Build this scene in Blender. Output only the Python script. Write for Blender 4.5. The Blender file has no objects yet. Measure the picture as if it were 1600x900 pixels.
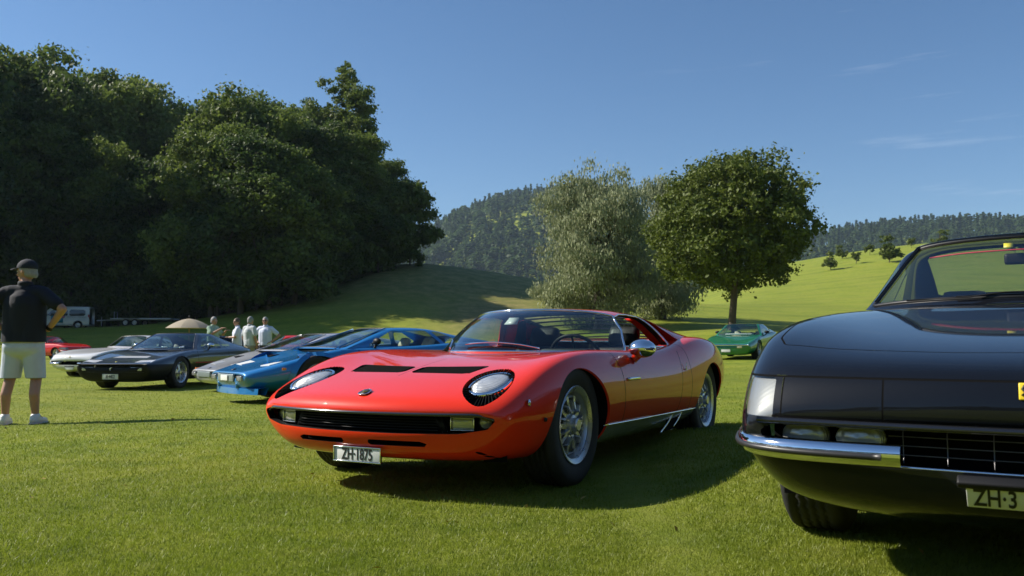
import bpy, bmesh, math, random
import numpy as np
from mathutils import Vector, Matrix
R = math.radians
scene = bpy.context.scene
COL = scene.collection

# ------------------------------------------------------------------ camera
CAM_H = 0.75
cam_data = bpy.data.cameras.new('camera')
cam_data.sensor_width = 36.0
cam_data.lens = 36.0 * 1350.0 / 1600.0
cam_data.clip_start = 0.05
cam_data.clip_end = 9000
cam = bpy.data.objects.new('camera', cam_data)
COL.objects.link(cam)
cam.location = (0, 0, CAM_H)
cam.rotation_euler = (R(90) + math.atan(91.0 / 1350.0), 0, 0)
cam_data.dof.use_dof = True
cam_data.dof.focus_distance = 4.9
cam_data.dof.aperture_fstop = 7.0
scene.camera = cam

# ------------------------------------------------------------------ sky and sun
SUN_EL, SUN_AZ = R(36.5), R(170)          # azimuth of the sun counted from +X (right), anticlockwise: left, slightly beyond
world = bpy.data.worlds.new('World')
scene.world = world
world.use_nodes = True
wn, wl = world.node_tree.nodes, world.node_tree.links
wn.clear()
w_out = wn.new('ShaderNodeOutputWorld')
w_bg = wn.new('ShaderNodeBackground')
w_sky = wn.new('ShaderNodeTexSky')
w_sky.sky_type = 'NISHITA'
w_sky.sun_disc = False
w_sky.sun_elevation = SUN_EL
w_sky.sun_rotation = R(90) - SUN_AZ
w_sky.altitude = 500
w_sky.air_density = 1.0
w_sky.dust_density = 0.25
w_sky.ozone_density = 4.0
w_bg.inputs['Strength'].default_value = 0.078
# thin cirrus streaks low on the right-hand sky
w_tc = wn.new('ShaderNodeTexCoord')
w_map = wn.new('ShaderNodeMapping')
w_map.inputs['Rotation'].default_value = (0, R(6), 0)
w_map.inputs['Scale'].default_value = (2.2, 2.2, 26.0)
w_noise = wn.new('ShaderNodeTexNoise')
w_noise.inputs['Scale'].default_value = 1.7
w_noise.inputs['Detail'].default_value = 7
w_noise.inputs['Roughness'].default_value = 0.62
w_ramp = wn.new('ShaderNodeValToRGB')
w_ramp.color_ramp.elements[0].position = 0.60
w_ramp.color_ramp.elements[1].position = 0.85
w_ramp.color_ramp.elements[1].color = (0.24, 0.24, 0.24, 1)
w_mix = wn.new('ShaderNodeMix')
w_mix.data_type = 'RGBA'
w_mix.inputs[7].default_value = (9.0, 9.6, 10.2, 1)
wl.new(w_tc.outputs['Generated'], w_map.inputs['Vector'])
wl.new(w_map.outputs['Vector'], w_noise.inputs['Vector'])
wl.new(w_noise.outputs['Fac'], w_ramp.inputs['Fac'])
w_sep = wn.new('ShaderNodeSeparateXYZ')
w_band = wn.new('ShaderNodeMapRange')
w_band.inputs['From Min'].default_value = 0.10
w_band.inputs['From Max'].default_value = 0.32
w_mul = wn.new('ShaderNodeMath')
w_mul.operation = 'MULTIPLY'
wl.new(w_tc.outputs['Generated'], w_sep.inputs[0])
wl.new(w_sep.outputs['X'], w_band.inputs['Value'])
wl.new(w_ramp.outputs['Color'], w_mul.inputs[0])
wl.new(w_band.outputs[0], w_mul.inputs[1])
wl.new(w_mul.outputs[0], w_mix.inputs['Factor'])
w_hsv = wn.new('ShaderNodeHueSaturation')
w_hsv.inputs['Saturation'].default_value = 1.12
wl.new(w_sky.outputs['Color'], w_hsv.inputs['Color'])
wl.new(w_hsv.outputs['Color'], w_mix.inputs[6])
wl.new(w_mix.outputs[2], w_bg.inputs['Color'])
wl.new(w_bg.outputs[0], w_out.inputs['Surface'])

sun_data = bpy.data.lights.new('sun', 'SUN')
sun_data.energy = 5.0
sun_data.angle = R(0.53)
sun_data.color = (1.0, 0.93, 0.82)
sun = bpy.data.objects.new('sun', sun_data)
COL.objects.link(sun)
_sd = Vector((math.cos(SUN_EL) * math.cos(SUN_AZ), math.cos(SUN_EL) * math.sin(SUN_AZ), math.sin(SUN_EL)))
sun.rotation_euler = (-_sd).to_track_quat('-Z', 'Y').to_euler()
sun.location = _sd * 50

scene.view_settings.view_transform = 'Standard'
scene.view_settings.look = 'None'
scene.view_settings.exposure = 0.62
scene.view_settings.gamma = 1.0
scene.render.engine = 'CYCLES'
scene.cycles.max_bounces = 10
scene.cycles.transparent_max_bounces = 24
scene.cycles.volume_bounces = 0
scene.cycles.caustics_reflective = False
scene.cycles.caustics_refractive = False
scene.cycles.sample_clamp_indirect = 6.0

# ------------------------------------------------------------------ helpers: naming and objects
def tag(o, label=None, cat=None, group=None, kind=None):
    if label: o['label'] = label
    if cat: o['category'] = cat
    if group: o['group'] = group
    if kind: o['kind'] = kind
    return o

def empty(name, loc=(0, 0, 0), rz=0.0):
    o = bpy.data.objects.new(name, None)
    o.empty_display_size = 0.2
    COL.objects.link(o)
    o.location = loc
    o.rotation_euler = (0, 0, rz)
    return o

def link_mesh(name, me, mat, parent=None, loc=None, rot=None, scl=None):
    o = bpy.data.objects.new(name, me)
    COL.objects.link(o)
    if mat is not None and len(me.materials) == 0:
        for m in (mat if isinstance(mat, (list, tuple)) else [mat]):
            me.materials.append(m)
    if parent is not None: o.parent = parent
    if loc is not None: o.location = loc
    if rot is not None: o.rotation_euler = rot
    if scl is not None: o.scale = scl
    return o

def copy_tree(o, parent=None):
    c = o.copy()
    COL.objects.link(c)
    c.parent = parent
    for ch in [x for x in bpy.data.objects if x.parent == o]:
        copy_tree(ch, c)
    return c

# ------------------------------------------------------------------ helpers: materials
def new_mat(name):
    m = bpy.data.materials.new(name)
    m.use_nodes = True
    n = m.node_tree.nodes
    return m, n, m.node_tree.links, n['Principled BSDF']

def rgb(c): return (c[0], c[1], c[2], 1.0)

def simple(name, col, rough=0.5, metal=0.0, coat=0.0, spec=0.5, vary=0.0, vscale=20.0, bump=0.0, bscale=200.0, coat_rough=0.03, rvary=0.0):
    """Principled material with a little procedural unevenness."""
    m, n, l, b = new_mat(name)
    b.inputs['Base Color'].default_value = rgb(col)
    b.inputs['Roughness'].default_value = rough
    b.inputs['Metallic'].default_value = metal
    b.inputs['Coat Weight'].default_value = coat
    b.inputs['Coat Roughness'].default_value = coat_rough
    b.inputs['Specular IOR Level'].default_value = spec
    tc = n.new('ShaderNodeTexCoord')
    if vary > 0 or rvary > 0:
        no = n.new('ShaderNodeTexNoise'); no.inputs['Scale'].default_value = vscale; no.inputs['Detail'].default_value = 5
        l.new(tc.outputs['Object'], no.inputs['Vector'])
    if vary > 0:
        mx = n.new('ShaderNodeMix'); mx.data_type = 'RGBA'
        mx.inputs[6].default_value = rgb([max(0, c * (1 - vary)) for c in col]); mx.inputs[7].default_value = rgb([min(1, c * (1 + vary)) for c in col])
        l.new(no.outputs['Fac'], mx.inputs['Factor']); l.new(mx.outputs[2], b.inputs['Base Color'])
    if rvary > 0:
        mr = n.new('ShaderNodeMapRange'); mr.inputs['From Min'].default_value = 0.3; mr.inputs['From Max'].default_value = 0.7
        mr.inputs['To Min'].default_value = max(0.0, rough - rvary); mr.inputs['To Max'].default_value = rough + rvary
        l.new(no.outputs['Fac'], mr.inputs['Value']); l.new(mr.outputs[0], b.inputs['Roughness'])
    if bump > 0:
        nb = n.new('ShaderNodeTexNoise'); nb.inputs['Scale'].default_value = bscale; nb.inputs['Detail'].default_value = 4
        l.new(tc.outputs['Object'], nb.inputs['Vector'])
        bp = n.new('ShaderNodeBump'); bp.inputs['Strength'].default_value = bump; bp.inputs['Distance'].default_value = 0.004
        l.new(nb.outputs['Fac'], bp.inputs['Height']); l.new(bp.outputs[0], b.inputs['Normal'])
    return m

def car_paint(name, col, metallic=0.0, rough=0.38, dust=0.06, ior=1.62):
    """Clear-coated paint with faint dust and orange peel."""
    m, n, l, b = new_mat(name)
    b.inputs['Metallic'].default_value = metallic
    b.inputs['Roughness'].default_value = rough
    b.inputs['Coat Weight'].default_value = 1.0
    b.inputs['Coat IOR'].default_value = ior
    b.inputs['Specular IOR Level'].default_value = 0.5 if metallic > 0.1 else 0.06
    b.inputs['Coat Roughness'].default_value = 0.02
    tc = n.new('ShaderNodeTexCoord')
    no = n.new('ShaderNodeTexNoise'); no.inputs['Scale'].default_value = 3.0; no.inputs['Detail'].default_value = 8; no.inputs['Roughness'].default_value = 0.65
    l.new(tc.outputs['Object'], no.inputs['Vector'])
    mr = n.new('ShaderNodeMapRange'); mr.inputs['From Min'].default_value = 0.45; mr.inputs['From Max'].default_value = 0.8; mr.inputs['To Min'].default_value = 0.0; mr.inputs['To Max'].default_value = dust
    l.new(no.outputs['Fac'], mr.inputs['Value'])
    mx = n.new('ShaderNodeMix'); mx.data_type = 'RGBA'
    mx.inputs[6].default_value = rgb(col); mx.inputs[7].default_value = (0.36, 0.34, 0.28, 1)
    l.new(mr.outputs[0], mx.inputs['Factor']); l.new(mx.outputs[2], b.inputs['Base Color'])
    r2 = n.new('ShaderNodeMapRange'); r2.inputs['To Min'].default_value = 0.003; r2.inputs['To Max'].default_value = 0.02
    l.new(no.outputs['Fac'], r2.inputs['Value']); l.new(r2.outputs[0], b.inputs['Coat Roughness'])
    nb = n.new('ShaderNodeTexNoise'); nb.inputs['Scale'].default_value = 260.0; nb.inputs['Detail'].default_value = 2
    l.new(tc.outputs['Object'], nb.inputs['Vector'])
    bp = n.new('ShaderNodeBump'); bp.inputs['Strength'].default_value = 0.006; bp.inputs['Distance'].default_value = 0.002
    l.new(nb.outputs['Fac'], bp.inputs['Height']); l.new(bp.outputs[0], b.inputs['Coat Normal'])
    return m

def glass_mat(name, tint=(0.80, 0.87, 0.84), rough=0.005, ior=1.5):
    """Thin pane: tinted see-through plus a Fresnel mirror."""
    m = bpy.data.materials.new(name); m.use_nodes = True
    n, l = m.node_tree.nodes, m.node_tree.links
    n.clear()
    o = n.new('ShaderNodeOutputMaterial'); t = n.new('ShaderNodeBsdfTransparent'); g = n.new('ShaderNodeBsdfGlossy')
    mx = n.new('ShaderNodeMixShader'); f = n.new('ShaderNodeLayerWeight')
    f.inputs['Blend'].default_value = 0.5
    t.inputs['Color'].default_value = rgb(tint); g.inputs['Roughness'].default_value = rough
    g.inputs['Color'].default_value = (1, 1, 1, 1)
    pw = n.new('ShaderNodeMath'); pw.operation = 'POWER'; pw.inputs[1].default_value = 4.0
    ma = n.new('ShaderNodeMath'); ma.operation = 'MULTIPLY_ADD'; ma.inputs[1].default_value = 0.92; ma.inputs[2].default_value = 0.075; ma.use_clamp = True
    l.new(f.outputs['Facing'], pw.inputs[0]); l.new(pw.outputs[0], ma.inputs[0]); l.new(ma.outputs[0], mx.inputs[0])
    l.new(t.outputs[0], mx.inputs[1]); l.new(g.outputs[0], mx.inputs[2]); l.new(mx.outputs[0], o.inputs['Surface'])
    return m

# ------------------------------------------------------------------ helpers: spline surfaces
def _knot_eval(C, axis, e0, e1):
    C = np.moveaxis(C, axis, 0)
    P = np.concatenate([_phantom(C, 0, e0), C, _phantom(C, 1, e1)])
    r = (P[:-2] + 4 * P[1:-1] + P[2:]) / 6
    return np.moveaxis(r, 0, axis)

FLIP = np.array([1.0, -1.0, 1.0])
def _phantom(C, end, mode):
    a, b = (C[0], C[1]) if end == 0 else (C[-1], C[-2])
    if mode == 'mirror': return (b * FLIP)[None]
    return (2 * a - b)[None]

def _refine(C, axis, n, e0, e1):
    C = np.moveaxis(C, axis, 0)
    P = np.concatenate([_phantom(C, 0, e0), C, _phantom(C, 1, e1)])
    out = []
    ns = [n] * (len(C) - 1) if np.isscalar(n) else n
    for i in range(len(C) - 1):
        u = np.arange(ns[i]) / ns[i]
        if i == len(C) - 2: u = np.append(u, 1.0)
        w = np.stack([(1 - u)**3, 3*u**3 - 6*u**2 + 4, -3*u**3 + 3*u**2 + 3*u + 1, u**3], 1) / 6
        out.append(np.tensordot(w, P[i:i+4], axes=(1, 0)))
    return np.moveaxis(np.concatenate(out), 0, axis)

def spline_grid(D, nu, nv, uend=('free', 'free'), vend=('mirror', 'mirror'), fit=2):
    """Smooth surface close to the data grid D[M,K,3]; nu, nv = steps per span."""
    D = np.array(D, float)
    C = D.copy()
    for _ in range(fit):
        E = _knot_eval(_knot_eval(C, 0, *uend), 1, *vend)
        C = C + 0.9 * (D - E)
    return _refine(_refine(C, 0, nu, *uend), 1, nv, *vend)

def curve(pts, n=8, fit=2):
    D = np.array(pts, float)[:, None, :]
    C = D.copy()
    for _ in range(fit):
        C = C + 0.9 * (D - _knot_eval(C, 0, 'free', 'free'))
    return _refine(C, 0, n, 'free', 'free')[:, 0, :]

class Msh:
    """A little polygon soup with cutting by scalar fields."""
    def __init__(s, v=None, f=None):
        s.v = np.zeros((0, 3)) if v is None else np.array(v, float).reshape(-1, 3)
        s.f = [] if f is None else [list(q) for q in f]
    def add(s, v, f):
        o = len(s.v)
        s.v = np.concatenate([s.v, np.array(v, float).reshape(-1, 3)])
        s.f += [[i + o for i in q] for q in f]
        return s
    def join(s, *ms):
        for m in ms: s.add(m.v, m.f)
        return s
    def xf(s, fn):
        return Msh(fn(s.v.copy()), s.f)
    def moved(s, d):
        return Msh(s.v + np.array(d, float), s.f)
    def mirrored(s):
        return Msh(s.v * FLIP, [q[::-1] for q in s.f])
    def normals(s):
        N = np.zeros_like(s.v)
        for q in s.f:
            a = s.v[q[0]]
            n = np.zeros(3)
            for i in range(1, len(q) - 1):
                n += np.cross(s.v[q[i]] - a, s.v[q[i+1]] - a)
            for i in q: N[i] += n
        L = np.linalg.norm(N, axis=1, keepdims=True)
        return N / np.maximum(L, 1e-12)
    def compact(s):
        used = sorted({i for q in s.f for i in q})
        mp = {o: k for k, o in enumerate(used)}
        return Msh(s.v[used] if used else None, [[mp[i] for i in q] for q in s.f])
    def cut(s, fn):
        """-> (inside fn<0, outside fn>=0, boundary vertex pairs as coordinates of the inside part)"""
        val = fn(s.v)
        val = np.where(np.abs(val) < 1e-6, 1e-6, val)
        V = [tuple(p) for p in s.v]; nv = len(V)
        new = {}; newv = []
        def cv(a, b):
            k = (a, b) if a < b else (b, a)
            if k not in new:
                t = val[a] / (val[a] - val[b])
                new[k] = nv + len(newv)
                newv.append(s.v[a] + t * (s.v[b] - s.v[a]))
            return new[k]
        A, B, edge = [], [], []
        for q in s.f:
            sg = [val[i] < 0 for i in q]
            if all(sg): A.append(q); continue
            if not any(sg): B.append(q); continue
            pa, pb, cr = [], [], []
            n = len(q)
            for i in range(n):
                a, b = q[i], q[(i+1) % n]
                (pa if val[a] < 0 else pb).append(a)
                if (val[a] < 0) != (val[b] < 0):
                    c = cv(a, b); pa.append(c); pb.append(c); cr.append((c, val[a] < 0))
            if len(pa) >= 3: A.append(pa)
            if len(pb) >= 3: B.append(pb)
            if len(cr) == 2:
                edge.append((cr[0][0], cr[1][0]) if cr[0][1] else (cr[1][0], cr[0][0]))
        allv = np.concatenate([s.v, np.array(newv).reshape(-1, 3)]) if newv else s.v
        E = [(allv[a], allv[b]) for a, b in edge]
        return Msh(allv, A).compact(), Msh(allv, B).compact(), E
    def build(s, name, mat, parent=None, smooth=True, loc=None, rot=None, angle=None):
        me = bpy.data.meshes.new(name)
        me.from_pydata([tuple(p) for p in s.v], [], s.f)
        me.validate()
        if smooth:
            me.polygons.foreach_set('use_smooth', [True] * len(me.polygons))
            if angle is not None:
                me.set_sharp_from_angle(angle=R(angle))
        me.update()
        return link_mesh(name, me, mat, parent, loc, rot)

def weld(*ms):
    """Join pieces and merge coincident vertices so shading stays continuous."""
    m = Msh().join(*ms)
    if not len(m.v): return m
    key = np.round(m.v*1e5).astype(np.int64)
    _, idx, inv = np.unique(key, axis=0, return_index=True, return_inverse=True)
    inv = inv.ravel(); f = []
    for q in m.f:
        r = [int(inv[i]) for i in q]; r = [a for k, a in enumerate(r) if a != r[k-1]]
        if len(r) >= 3: f.append(r)
    return Msh(m.v[idx], f)

def cut_seam(m, f, keep, w):
    """Cut a thin gap |f|<w (where keep<0) out of m -> (rest, gap strip sunk below the skin)."""
    ins, rest, _ = m.cut(keep)
    lo, hi, _ = ins.cut(lambda v: f(v) - w)
    lo2, band, _ = lo.cut(lambda v: f(v) + w)
    N = band.normals() if len(band.f) else np.zeros((0, 3))
    if len(band.v):
        c = m.v.mean(0); sg = np.sign(((band.v - c)*N).sum(1).mean()) or 1.0
        band = Msh(band.v - N*sg*.0006, band.f)
    return weld(rest, hi, lo2), band

def rim(E, fn):
    """Strip of quads from cut edges: fn maps points (n,3) to the offset points."""
    m = Msh()
    if not E: return m
    a = np.array([e[0] for e in E]); b = np.array([e[1] for e in E])
    a2, b2 = fn(a), fn(b)
    n = len(a)
    m.v = np.concatenate([a, b, b2, a2])
    m.f = [[i, i + n, i + 2*n, i + 3*n] for i in range(n)]
    return m

def grid_mesh(G, close_v=False, close_u=False):
    nu, nv = G.shape[:2]
    f = []
    for i in range(nu if close_u else nu - 1):
        for j in range(nv if close_v else nv - 1):
            i2, j2 = (i + 1) % nu, (j + 1) % nv
            f.append([i*nv + j, i2*nv + j, i2*nv + j2, i*nv + j2])
    return Msh(G.reshape(-1, 3), f)

def full_ring(G, closed):
    """Half sections (bottom..top) to whole sections."""
    if closed: Gm = G[:, -2:0:-1] * FLIP
    else: Gm = G[:, -2::-1] * FLIP
    return grid_mesh(np.concatenate([G, Gm], 1), close_v=closed)

# 2D fields
def sd_poly(x, y, poly):
    P = np.array(poly, float); n = len(P)
    d = np.full(x.shape, 1e9); s = np.ones(x.shape)
    for i in range(n):
        a, b = P[i], P[i-1]
        e = b - a; wx, wy = x - a[0], y - a[1]
        t = np.clip((wx*e[0] + wy*e[1]) / max(e @ e, 1e-12), 0, 1)
        bx, by = wx - e[0]*t, wy - e[1]*t
        d = np.minimum(d, bx*bx + by*by)
        c1 = y >= a[1]; c2 = y < b[1]; c3 = e[0]*wy > e[1]*wx
        allc = c1 & c2 & c3; noc = (~c1) & (~c2) & (~c3)
        s = np.where(allc | noc, -s, s)
    return s * np.sqrt(d)

def sd_round(x, y, poly, r):
    """Polygon with corners rounded by r (the polygon is shrunk first about its middle)."""
    P = np.array(poly, float); c = P.mean(0)
    n = len(P); Q = []
    area = 0.5 * sum(P[i-1][0]*P[i][1] - P[i][0]*P[i-1][1] for i in range(n))
    sg = 1 if area > 0 else -1
    for i in range(n):
        p0, p1, p2 = P[i-1], P[i], P[(i+1) % n]
        d1 = (p1 - p0) / np.linalg.norm(p1 - p0); d2 = (p2 - p1) / np.linalg.norm(p2 - p1)
        n1 = np.array([-d1[1], d1[0]]) * sg; n2 = np.array([-d2[1], d2[0]]) * sg
        k = 1 + n1 @ n2
        Q.append(p1 + (n1 + n2) * r / max(k, 0.3))
    return sd_poly(x, y, Q) - r

# primitive pieces as Msh
def box(cx, cy, cz, sx, sy, sz, bev=0.0):
    x, y, z = sx/2, sy/2, sz/2
    if bev <= 0:
        v = [(cx+a*x, cy+b*y, cz+c*z) for a in (-1, 1) for b in (-1, 1) for c in (-1, 1)]
        return Msh(v, [[0,1,3,2],[4,6,7,5],[0,4,5,1],[2,3,7,6],[0,2,6,4],[1,5,7,3]])
    e = min(bev, x*.9, y*.9, z*.9)
    bm = bmesh.new(); bmesh.ops.create_cube(bm, size=1.0)
    for p in bm.verts: p.co = Vector((p.co.x*sx, p.co.y*sy, p.co.z*sz))
    bmesh.ops.bevel(bm, geom=list(bm.edges), offset=e, segments=2, profile=0.6, affect='EDGES')
    bm.verts.index_update()
    m = Msh([tuple(p.co + Vector((cx, cy, cz))) for p in bm.verts], [[p.index for p in f.verts] for f in bm.faces])
    bm.free()
    return m

def lathe(prof, n=48, axis='y', a0=0.0, a1=2*math.pi):
    """Profile points (r, h) round an axis; closed round."""
    prof = np.array(prof, float)
    full = abs(a1 - a0 - 2*math.pi) < 1e-6
    th = np.linspace(a0, a1, n, endpoint=not full)
    r, h = prof[:, 0][None], prof[:, 1][None]
    c, s_ = np.cos(th)[:, None], np.sin(th)[:, None]
    if axis == 'y': G = np.stack([r*c, h + 0*c, r*s_], 2)
    elif axis == 'z': G = np.stack([r*c, r*s_, h + 0*c], 2)
    else: G = np.stack([h + 0*c, r*c, r*s_], 2)
    return grid_mesh(G, close_u=full)

def tube(path, rad, n=10, cap=True, flat=1.0):
    P = np.array(path, float); m = len(P)
    rad = np.full(m, rad) if np.isscalar(rad) else np.array(rad, float)
    T = np.gradient(P, axis=0); T /= np.maximum(np.linalg.norm(T, axis=1, keepdims=True), 1e-9)
    up = np.array([0, 0, 1.0])
    if abs(T[0] @ up) > 0.9: up = np.array([1.0, 0, 0])
    rings = []
    A = np.cross(up, T[0]); A /= np.linalg.norm(A)
    for i in range(m):
        A = A - (A @ T[i]) * T[i]; A /= np.linalg.norm(A)
        B = np.cross(T[i], A)
        th = np.arange(n) * 2*math.pi / n
        rings.append(P[i] + rad[i] * (np.cos(th)[:, None]*A + flat*np.sin(th)[:, None]*B))
    g = grid_mesh(np.array(rings), close_v=True)
    if cap:
        g.f.append(list(range(n))[::-1]); g.f.append([(m-1)*n + k for k in range(n)])
    return g

def ellipsoid(c, r, nu=12, nv=16):
    th = np.linspace(0, math.pi, nu); ph = np.linspace(0, 2*math.pi, nv, endpoint=False)
    G = np.stack([np.sin(th)[:, None]*np.cos(ph)[None], np.sin(th)[:, None]*np.sin(ph)[None], np.cos(th)[:, None] + 0*ph[None]], 2)
    return grid_mesh(G*np.array(r) + np.array(c), close_v=True)

def slab(poly, t, axis='y', at=0.0):
    """Prism: polygon in the two other axes, thickness t centred on `at`."""
    n = len(poly); v = []
    for s_ in (-0.5, 0.5):
        for a, b in poly:
            h = at + s_*t
            v.append({'y': (a, h, b), 'x': (h, a, b), 'z': (a, b, h)}[axis])
    f = [list(range(n))[::-1], [n + i for i in range(n)]]
    for i in range(n):
        j = (i+1) % n; f.append([i, j, n+j, n+i])
    return Msh(v, f)

def S(v):
    """Author frame (s rearwards, y, z) to object frame (x forwards)."""
    v = np.array(v, float); v = v.copy(); v[..., 0] *= -1
    return v

def Sm(m):
    return Msh(S(m.v), [q[::-1] for q in m.f])

def text_mesh(name, body, size, mat, parent, loc, rot, extrude=0.001, font_scale_x=1.0, bold=0.0):
    cu = bpy.data.curves.new(name, 'FONT')
    cu.body = body; cu.size = size; cu.align_x = 'CENTER'; cu.align_y = 'CENTER'; cu.extrude = extrude; cu.offset = bold
    o = bpy.data.objects.new(name, cu); COL.objects.link(o)
    dg = bpy.context.evaluated_depsgraph_get(); dg.update()
    me = bpy.data.meshes.new_from_object(o.evaluated_get(dg))
    bpy.data.objects.remove(o); bpy.data.curves.remove(cu)
    me.name = name; me.materials.clear()
    return link_mesh(name, me, mat, parent, loc, rot, (font_scale_x, 1, 1))

# ------------------------------------------------------------------ terrain
def sstep(a, b, x):
    t = np.clip((np.asarray(x, float) - a) / (b - a), 0, 1)
    return t*t*(3 - 2*t)

def terrain(x, y):
    x = np.asarray(x, float); y = np.asarray(y, float)
    z = np.zeros(np.broadcast(x, y).shape)
    # the lawn dips a little to the left and lifts a little under the near right-hand car
    z = z - 0.10*sstep(-2.5, -6, x)*sstep(4, 9, y)*(1 - sstep(30, 42, y))
    z = z + sstep(.5, 1.4, x)*(1 - sstep(6.5, 9, y))*(.047 + .0215*np.clip(y - 3.1, -2, 3.4))*(1 - sstep(4, 8, x))*sstep(1.2, 2.2, y)
    # gentle rise to the right towards the fairway hill
    ang = x / np.maximum(y, 8)
    rgt = sstep(-.02, .30, ang)
    z = z + rgt*(.44*sstep(15, 34, y) + 1.25*sstep(34, 52, y) + 25.5*sstep(50, 230, y)*(.55 + .45*sstep(.1, .55, ang)))
    # raised track on the left where the van stands
    lft = 1 - sstep(-.20, -.02, ang)
    z = z + lft*(2.25*sstep(50, 74, y))
    # wooded bank rising behind the track, more to the left
    z = z + (1 - sstep(-.20, -.05, ang))*9.0*sstep(84, 125, y)
    # the mound between wood and willow
    d = np.hypot((x + 8.0)/np.where(x < -8, 17.0, 25.0), (y - 92)/25.0)
    z = z + 7.6*np.exp(-d*d*1.15)
    # centre swale
    z = z + (1 - rgt)*(1 - lft)*1.6*sstep(40, 75, y)
    # far land
    r = np.hypot(x, y)
    z = z - 8*sstep(150, 330, y)*(1 - rgt) 
    far = sstep(520, 1350, y)
    hillL = 172*np.exp(-(((x - 40)/245)**2))*sstep(560, 1250, y)
    hillR = 96*np.exp(-(((x - 640)/520)**2))*sstep(560, 1250, y)
    z = z + np.maximum(hillL, hillR) + 40*far*(1 - sstep(1400, 2600, r))
    # low rise behind the camera, seen only in paint and chrome
    z = z + 9*sstep(18, 70, x)*(1 - sstep(20, 45, y))*sstep(-120, 0, y) + 14*sstep(-35, -110, y)
    # unevenness
    z = z + .02*np.sin(x*.31 + 1)*np.sin(y*.27)*sstep(9, 20, r) + .25*np.sin(x*.045 + 2)*np.sin(y*.05 + 1)*sstep(40, 90, r)
    return z

def tz(x, y): return float(terrain(np.array([x]), np.array([y]))[0])

def grass_material(name, blades=False):
    m, n, l, b = new_mat(name)
    geo = n.new('ShaderNodeNewGeometry')
    def noise(scale, detail=3, vec=None, rough=.5):
        t = n.new('ShaderNodeTexNoise'); t.inputs['Scale'].default_value = scale; t.inputs['Detail'].default_value = detail; t.inputs['Roughness'].default_value = rough
        l.new(vec if vec is not None else geo.outputs['Position'], t.inputs['Vector']); return t.outputs['Fac']
    def ramp(fac, stops):
        r = n.new('ShaderNodeValToRGB'); e = r.color_ramp.elements
        e[0].position, e[0].color = stops[0][0], rgb(stops[0][1]); e[1].position, e[1].color = stops[-1][0], rgb(stops[-1][1])
        for p, c in stops[1:-1]:
            k = e.new(p); k.color = rgb(c)
        l.new(fac, r.inputs['Fac']); return r.outputs['Color']
    def mix(f, a, c, mode='MIX'):
        x = n.new('ShaderNodeMix'); x.data_type = 'RGBA'; x.blend_type = mode
        if hasattr(f, 'links'): l.new(f, x.inputs['Factor'])
        else: x.inputs['Factor'].default_value = f
        for s_, v in ((6, a), (7, c)):
            if hasattr(v, 'links'): l.new(v, x.inputs[s_])
            else: x.inputs[s_].default_value = rgb(v)
        return x.outputs[2]
    def mapr(v, a, c, lo=0.0, hi=1.0):
        x = n.new('ShaderNodeMapRange'); x.inputs['From Min'].default_value = a; x.inputs['From Max'].default_value = c
        x.inputs['To Min'].default_value = lo; x.inputs['To Max'].default_value = hi; l.new(v, x.inputs['Value']); return x.outputs[0]
    # lawn: bright yellow-green with paler and darker patches
    c = ramp(noise(1.1, 5, None, .6), [(.28, (.130, .182, .013)), (.50, (.195, .245, .018)), (.72, (.265, .292, .028))])
    c = mix(mapr(noise(.23, 3), .42, .68), c, (.240, .262, .030))
    c = mix(mapr(noise(7.0, 4), .45, .75, 0, .65), c, (.31, .32, .065))
    c = mix(mapr(noise(2.6, 5), .50, .75, 0, .7), c, (.100, .150, .012))
    mpv = n.new('ShaderNodeMapping'); mpv.inputs['Scale'].default_value = (.10, .42, .1); l.new(geo.outputs['Position'], mpv.inputs['Vector'])
    c = mix(mapr(noise(1.0, 3, mpv.outputs[0]), .48, .70, 0, .55), c, (.090, .140, .012))  # stretched darker bands: soft shade across the lawn, painted into the grass colour
    # mowing bands on the fairway
    sep = n.new('ShaderNodeSeparateXYZ'); l.new(geo.outputs['Position'], sep.inputs[0])
    wv = n.new('ShaderNodeTexWave'); wv.inputs['Scale'].default_value = .055; wv.inputs['Distortion'].default_value = 3.5; wv.inputs['Detail'].default_value = 3; wv.inputs['Detail Scale'].default_value = .6; wv.bands_direction = 'Y'
    l.new(geo.outputs['Position'], wv.inputs['Vector'])
    fw = mapr(sep.outputs['Y'], 35, 70, 0, .40)
    mw = n.new('ShaderNodeMath'); mw.operation = 'MULTIPLY'; l.new(fw, mw.inputs[0]); l.new(wv.outputs['Fac'], mw.inputs[1])
    c = mix(mw.outputs[0], c, (.235, .265, .040))
    att = n.new('ShaderNodeAttribute'); att.attribute_name = 'rough_grass'; att.attribute_type = 'GEOMETRY'
    if not blades:
        dry = ramp(noise(.9, 6, None, .7), [(.3, (.10, .125, .03)), (.5, (.21, .185, .065)), (.7, (.36, .285, .115))])
        c = mix(att.outputs['Fac'], c, dry)
    l.new(c, b.inputs['Base Color'])
    b.inputs['Roughness'].default_value = .75 if not blades else .5
    b.inputs['Specular IOR Level'].default_value = .15 if not blades else .35
    if blades:
        # thin blades let light through
        tr = n.new('ShaderNodeBsdfTranslucent'); ms = n.new('ShaderNodeMixShader'); ms.inputs[0].default_value = .35
        l.new(mix(.5, c, (.30, .40, .03)), tr.inputs['Color'])
        l.new(b.outputs[0], ms.inputs[1]); l.new(tr.outputs[0], ms.inputs[2])
        l.new(ms.outputs[0], n['Material Output'].inputs['Surface'])
    else:
        bp = n.new('ShaderNodeBump'); bp.inputs['Strength'].default_value = .8; bp.inputs['Distance'].default_value = .03
        l.new(noise(60, 5, None, .7), bp.inputs['Height']); l.new(bp.outputs[0], b.inputs['Normal'])
    return m
M_ground = grass_material('meadow_turf')
M_blade = grass_material('grass_blades', True)

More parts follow.
